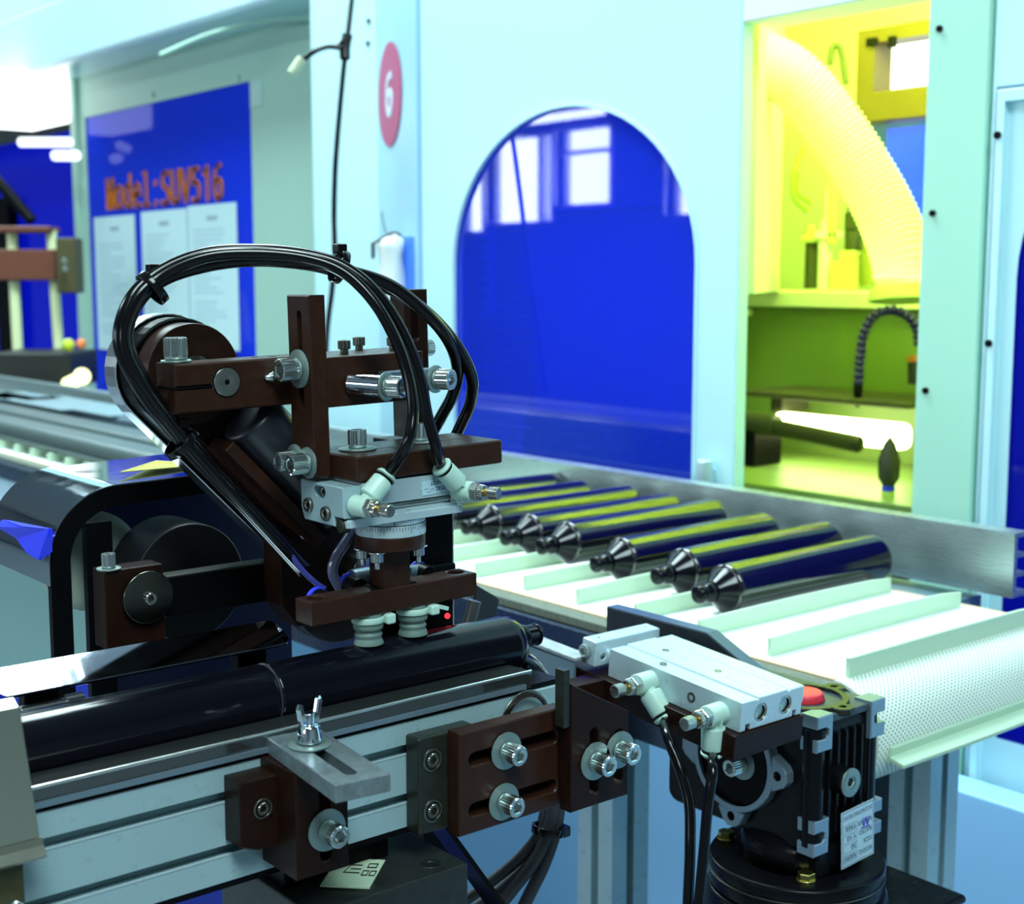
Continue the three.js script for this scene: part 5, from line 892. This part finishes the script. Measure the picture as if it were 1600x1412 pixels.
{
  const a = [0.4691, 1.0791, -0.6043], b = [0.4856, 1.0691, -0.5891], c = [0.4804, 1.0529, -0.5907], d = [0.4633, 1.0476, -0.6040];
  const pl = (q) => q; const sh = [a, b, c, d].map((p) => [p[0], p[1]]);
  one('dark_baffle', E('z', [[a[0], a[1]], [b[0] - 0.002, b[1] + 0.001], [b[0], b[1] - 0.001], [c[0], c[1]], [d[0], d[1]]], -0.602, -0.6, [], 0.0004), P([0.02, 0.026, 0.034], 0.4, 0.3), 'dark sheet metal baffle between the tube end and the belt', 'baffle');
  one('tube_end_hose', [TU([[0.4344, 1.0613, -0.5255], [0.4453, 1.0560, -0.5288], [0.4643, 1.0404, -0.5367], [0.4741, 1.0274, -0.5395]], 0.0038, 30, 10), C([0.4320, 1.0631, -0.5251], [0.4397, 1.0586, -0.5272], 0.0046)], P([0.012, 0.014, 0.02], 0.2, 0, { clearcoat: 0.8 }), 'dark hose with connector dropping from beside the tube neck', 'hose');
}
{
  const t = T('lower_cable_bundle', 'bundle of black cables hanging under the brown plates', 'cables');
  M(t, 'cable', TU([[0.4882, 0.9688, -0.5575], [0.4839, 0.9494, -0.5579], [0.4744, 0.9334, -0.5632], [0.4588, 0.9175, -0.5734], [0.4382, 0.8998, -0.5876]], 0.0032, 40, 8), GREYCABLE);
  M(t, 'cable', TU([[0.4867, 0.9706, -0.5526], [0.4828, 0.9496, -0.5523], [0.4754, 0.9320, -0.5556], [0.4636, 0.9144, -0.5624], [0.4538, 0.9004, -0.5683]], 0.0036, 40, 8), GREYCABLE);
  M(t, 'cable', TU([[0.4921, 0.9688, -0.5544], [0.4881, 0.9458, -0.5539], [0.4815, 0.9264, -0.5561], [0.4735, 0.9087, -0.5599], [0.4669, 0.8945, -0.5630]], 0.0036, 40, 8), GREYCABLE);
  M(t, 'cable', TU([[0.4903, 0.9670, -0.5621], [0.4853, 0.9456, -0.5627], [0.4782, 0.9260, -0.5654], [0.4672, 0.9129, -0.5723], [0.4522, 0.8993, -0.5824]], 0.003, 40, 8), GREYCABLE);
  const p = [0.4816, 0.9474, -0.5530]; M(t, 'tie', [L([[0.0078, -0.0022], [0.0092, -0.0022], [0.0092, 0.0022], [0.0078, 0.0022]], p, [0.2, 1, 0], 30), B(p[0] + 0.006, p[0] + 0.012, p[1] - 0.005, p[1] + 0.001, p[2] - 0.001, p[2] + 0.006, 0.001)], HOSE);
}
{
  const g = []; const a = V([0.3953, 0.9815, -0.5448]), b = V([0.4217, 0.9269, -0.5141]), n = 46;
  const d = b.clone().sub(a).normalize(); for (let k = 0; k < n; k++) { const p = a.clone().lerp(b, k / n); g.push(B(-0.0095, 0.0105, -0.0008, 0.0008, -0.0012, 0.0012, 0).applyQuaternion(new THREE.Quaternion().setFromUnitVectors(UP, d)).translate(p.x, p.y, p.z)); }
  const t = T('toothed_belt', 'black toothed belt slanting down beside the support block', 'belt');
  M(t, 'belt_band', B(-0.0092, 0.0092, 0, a.distanceTo(b), -0.001, 0.001, 0).applyQuaternion(new THREE.Quaternion().setFromUnitVectors(UP, d)).translate(a.x, a.y, a.z), BLACK);
  M(t, 'belt_teeth', g, HOSE);
}
{
  const hose = (label, pts) => one('air_hose', TU(pts, 0.0030, 80, 10), HOSE, label, 'hose');
  hose('black hose dropping from the front white fitting of the air cylinder', [ENDS.front, [0.5403, 0.9882, -0.4851], [0.5343, 0.9688, -0.4830], [0.5308, 0.9450, -0.4820], [0.5255, 0.9109, -0.4808]]);
  hose('black hose dropping from the rear white fitting of the air cylinder', [ENDS.rear, [0.5386, 0.9978, -0.5181], [0.5366, 0.9847, -0.5072], [0.5359, 0.9674, -0.4984], [0.5310, 0.9451, -0.4923], [0.5255, 0.9081, -0.4883]]);
}
{
  // under the rail: slanted pale brace, blue machine cover and cable seen below the profile
  const t = T('under_frame', 'pale slanted brace bars and blue sheet below the rail', 'frame');
  M(t, 'brace', C([0.5196, 0.7878, -0.9986], [0.5546, 0.7422, -0.8970], 0.016, 0.016, 4), PAINTB);
  M(t, 'blue_panel', B(0.3, 0.62, 0.2, 0.9, -1.15, -1.14, 0.001), P([0.03, 0.05, 0.4], 0.4, 0));
  M(t, 'bright_blue_box', B(0.44, 0.5, 0.78, 0.86, -1.13, -1.1, 0.002), P([0.04, 0.1, 0.95], 0.4, 0));
  M(t, 'drop_cable', TU([[0.4040, 0.8759, -0.7816], [0.4101, 0.8593, -0.7739], [0.4139, 0.8387, -0.7674]], 0.006, 20, 8), HOSE);
}

renderer.render(scene, camera);
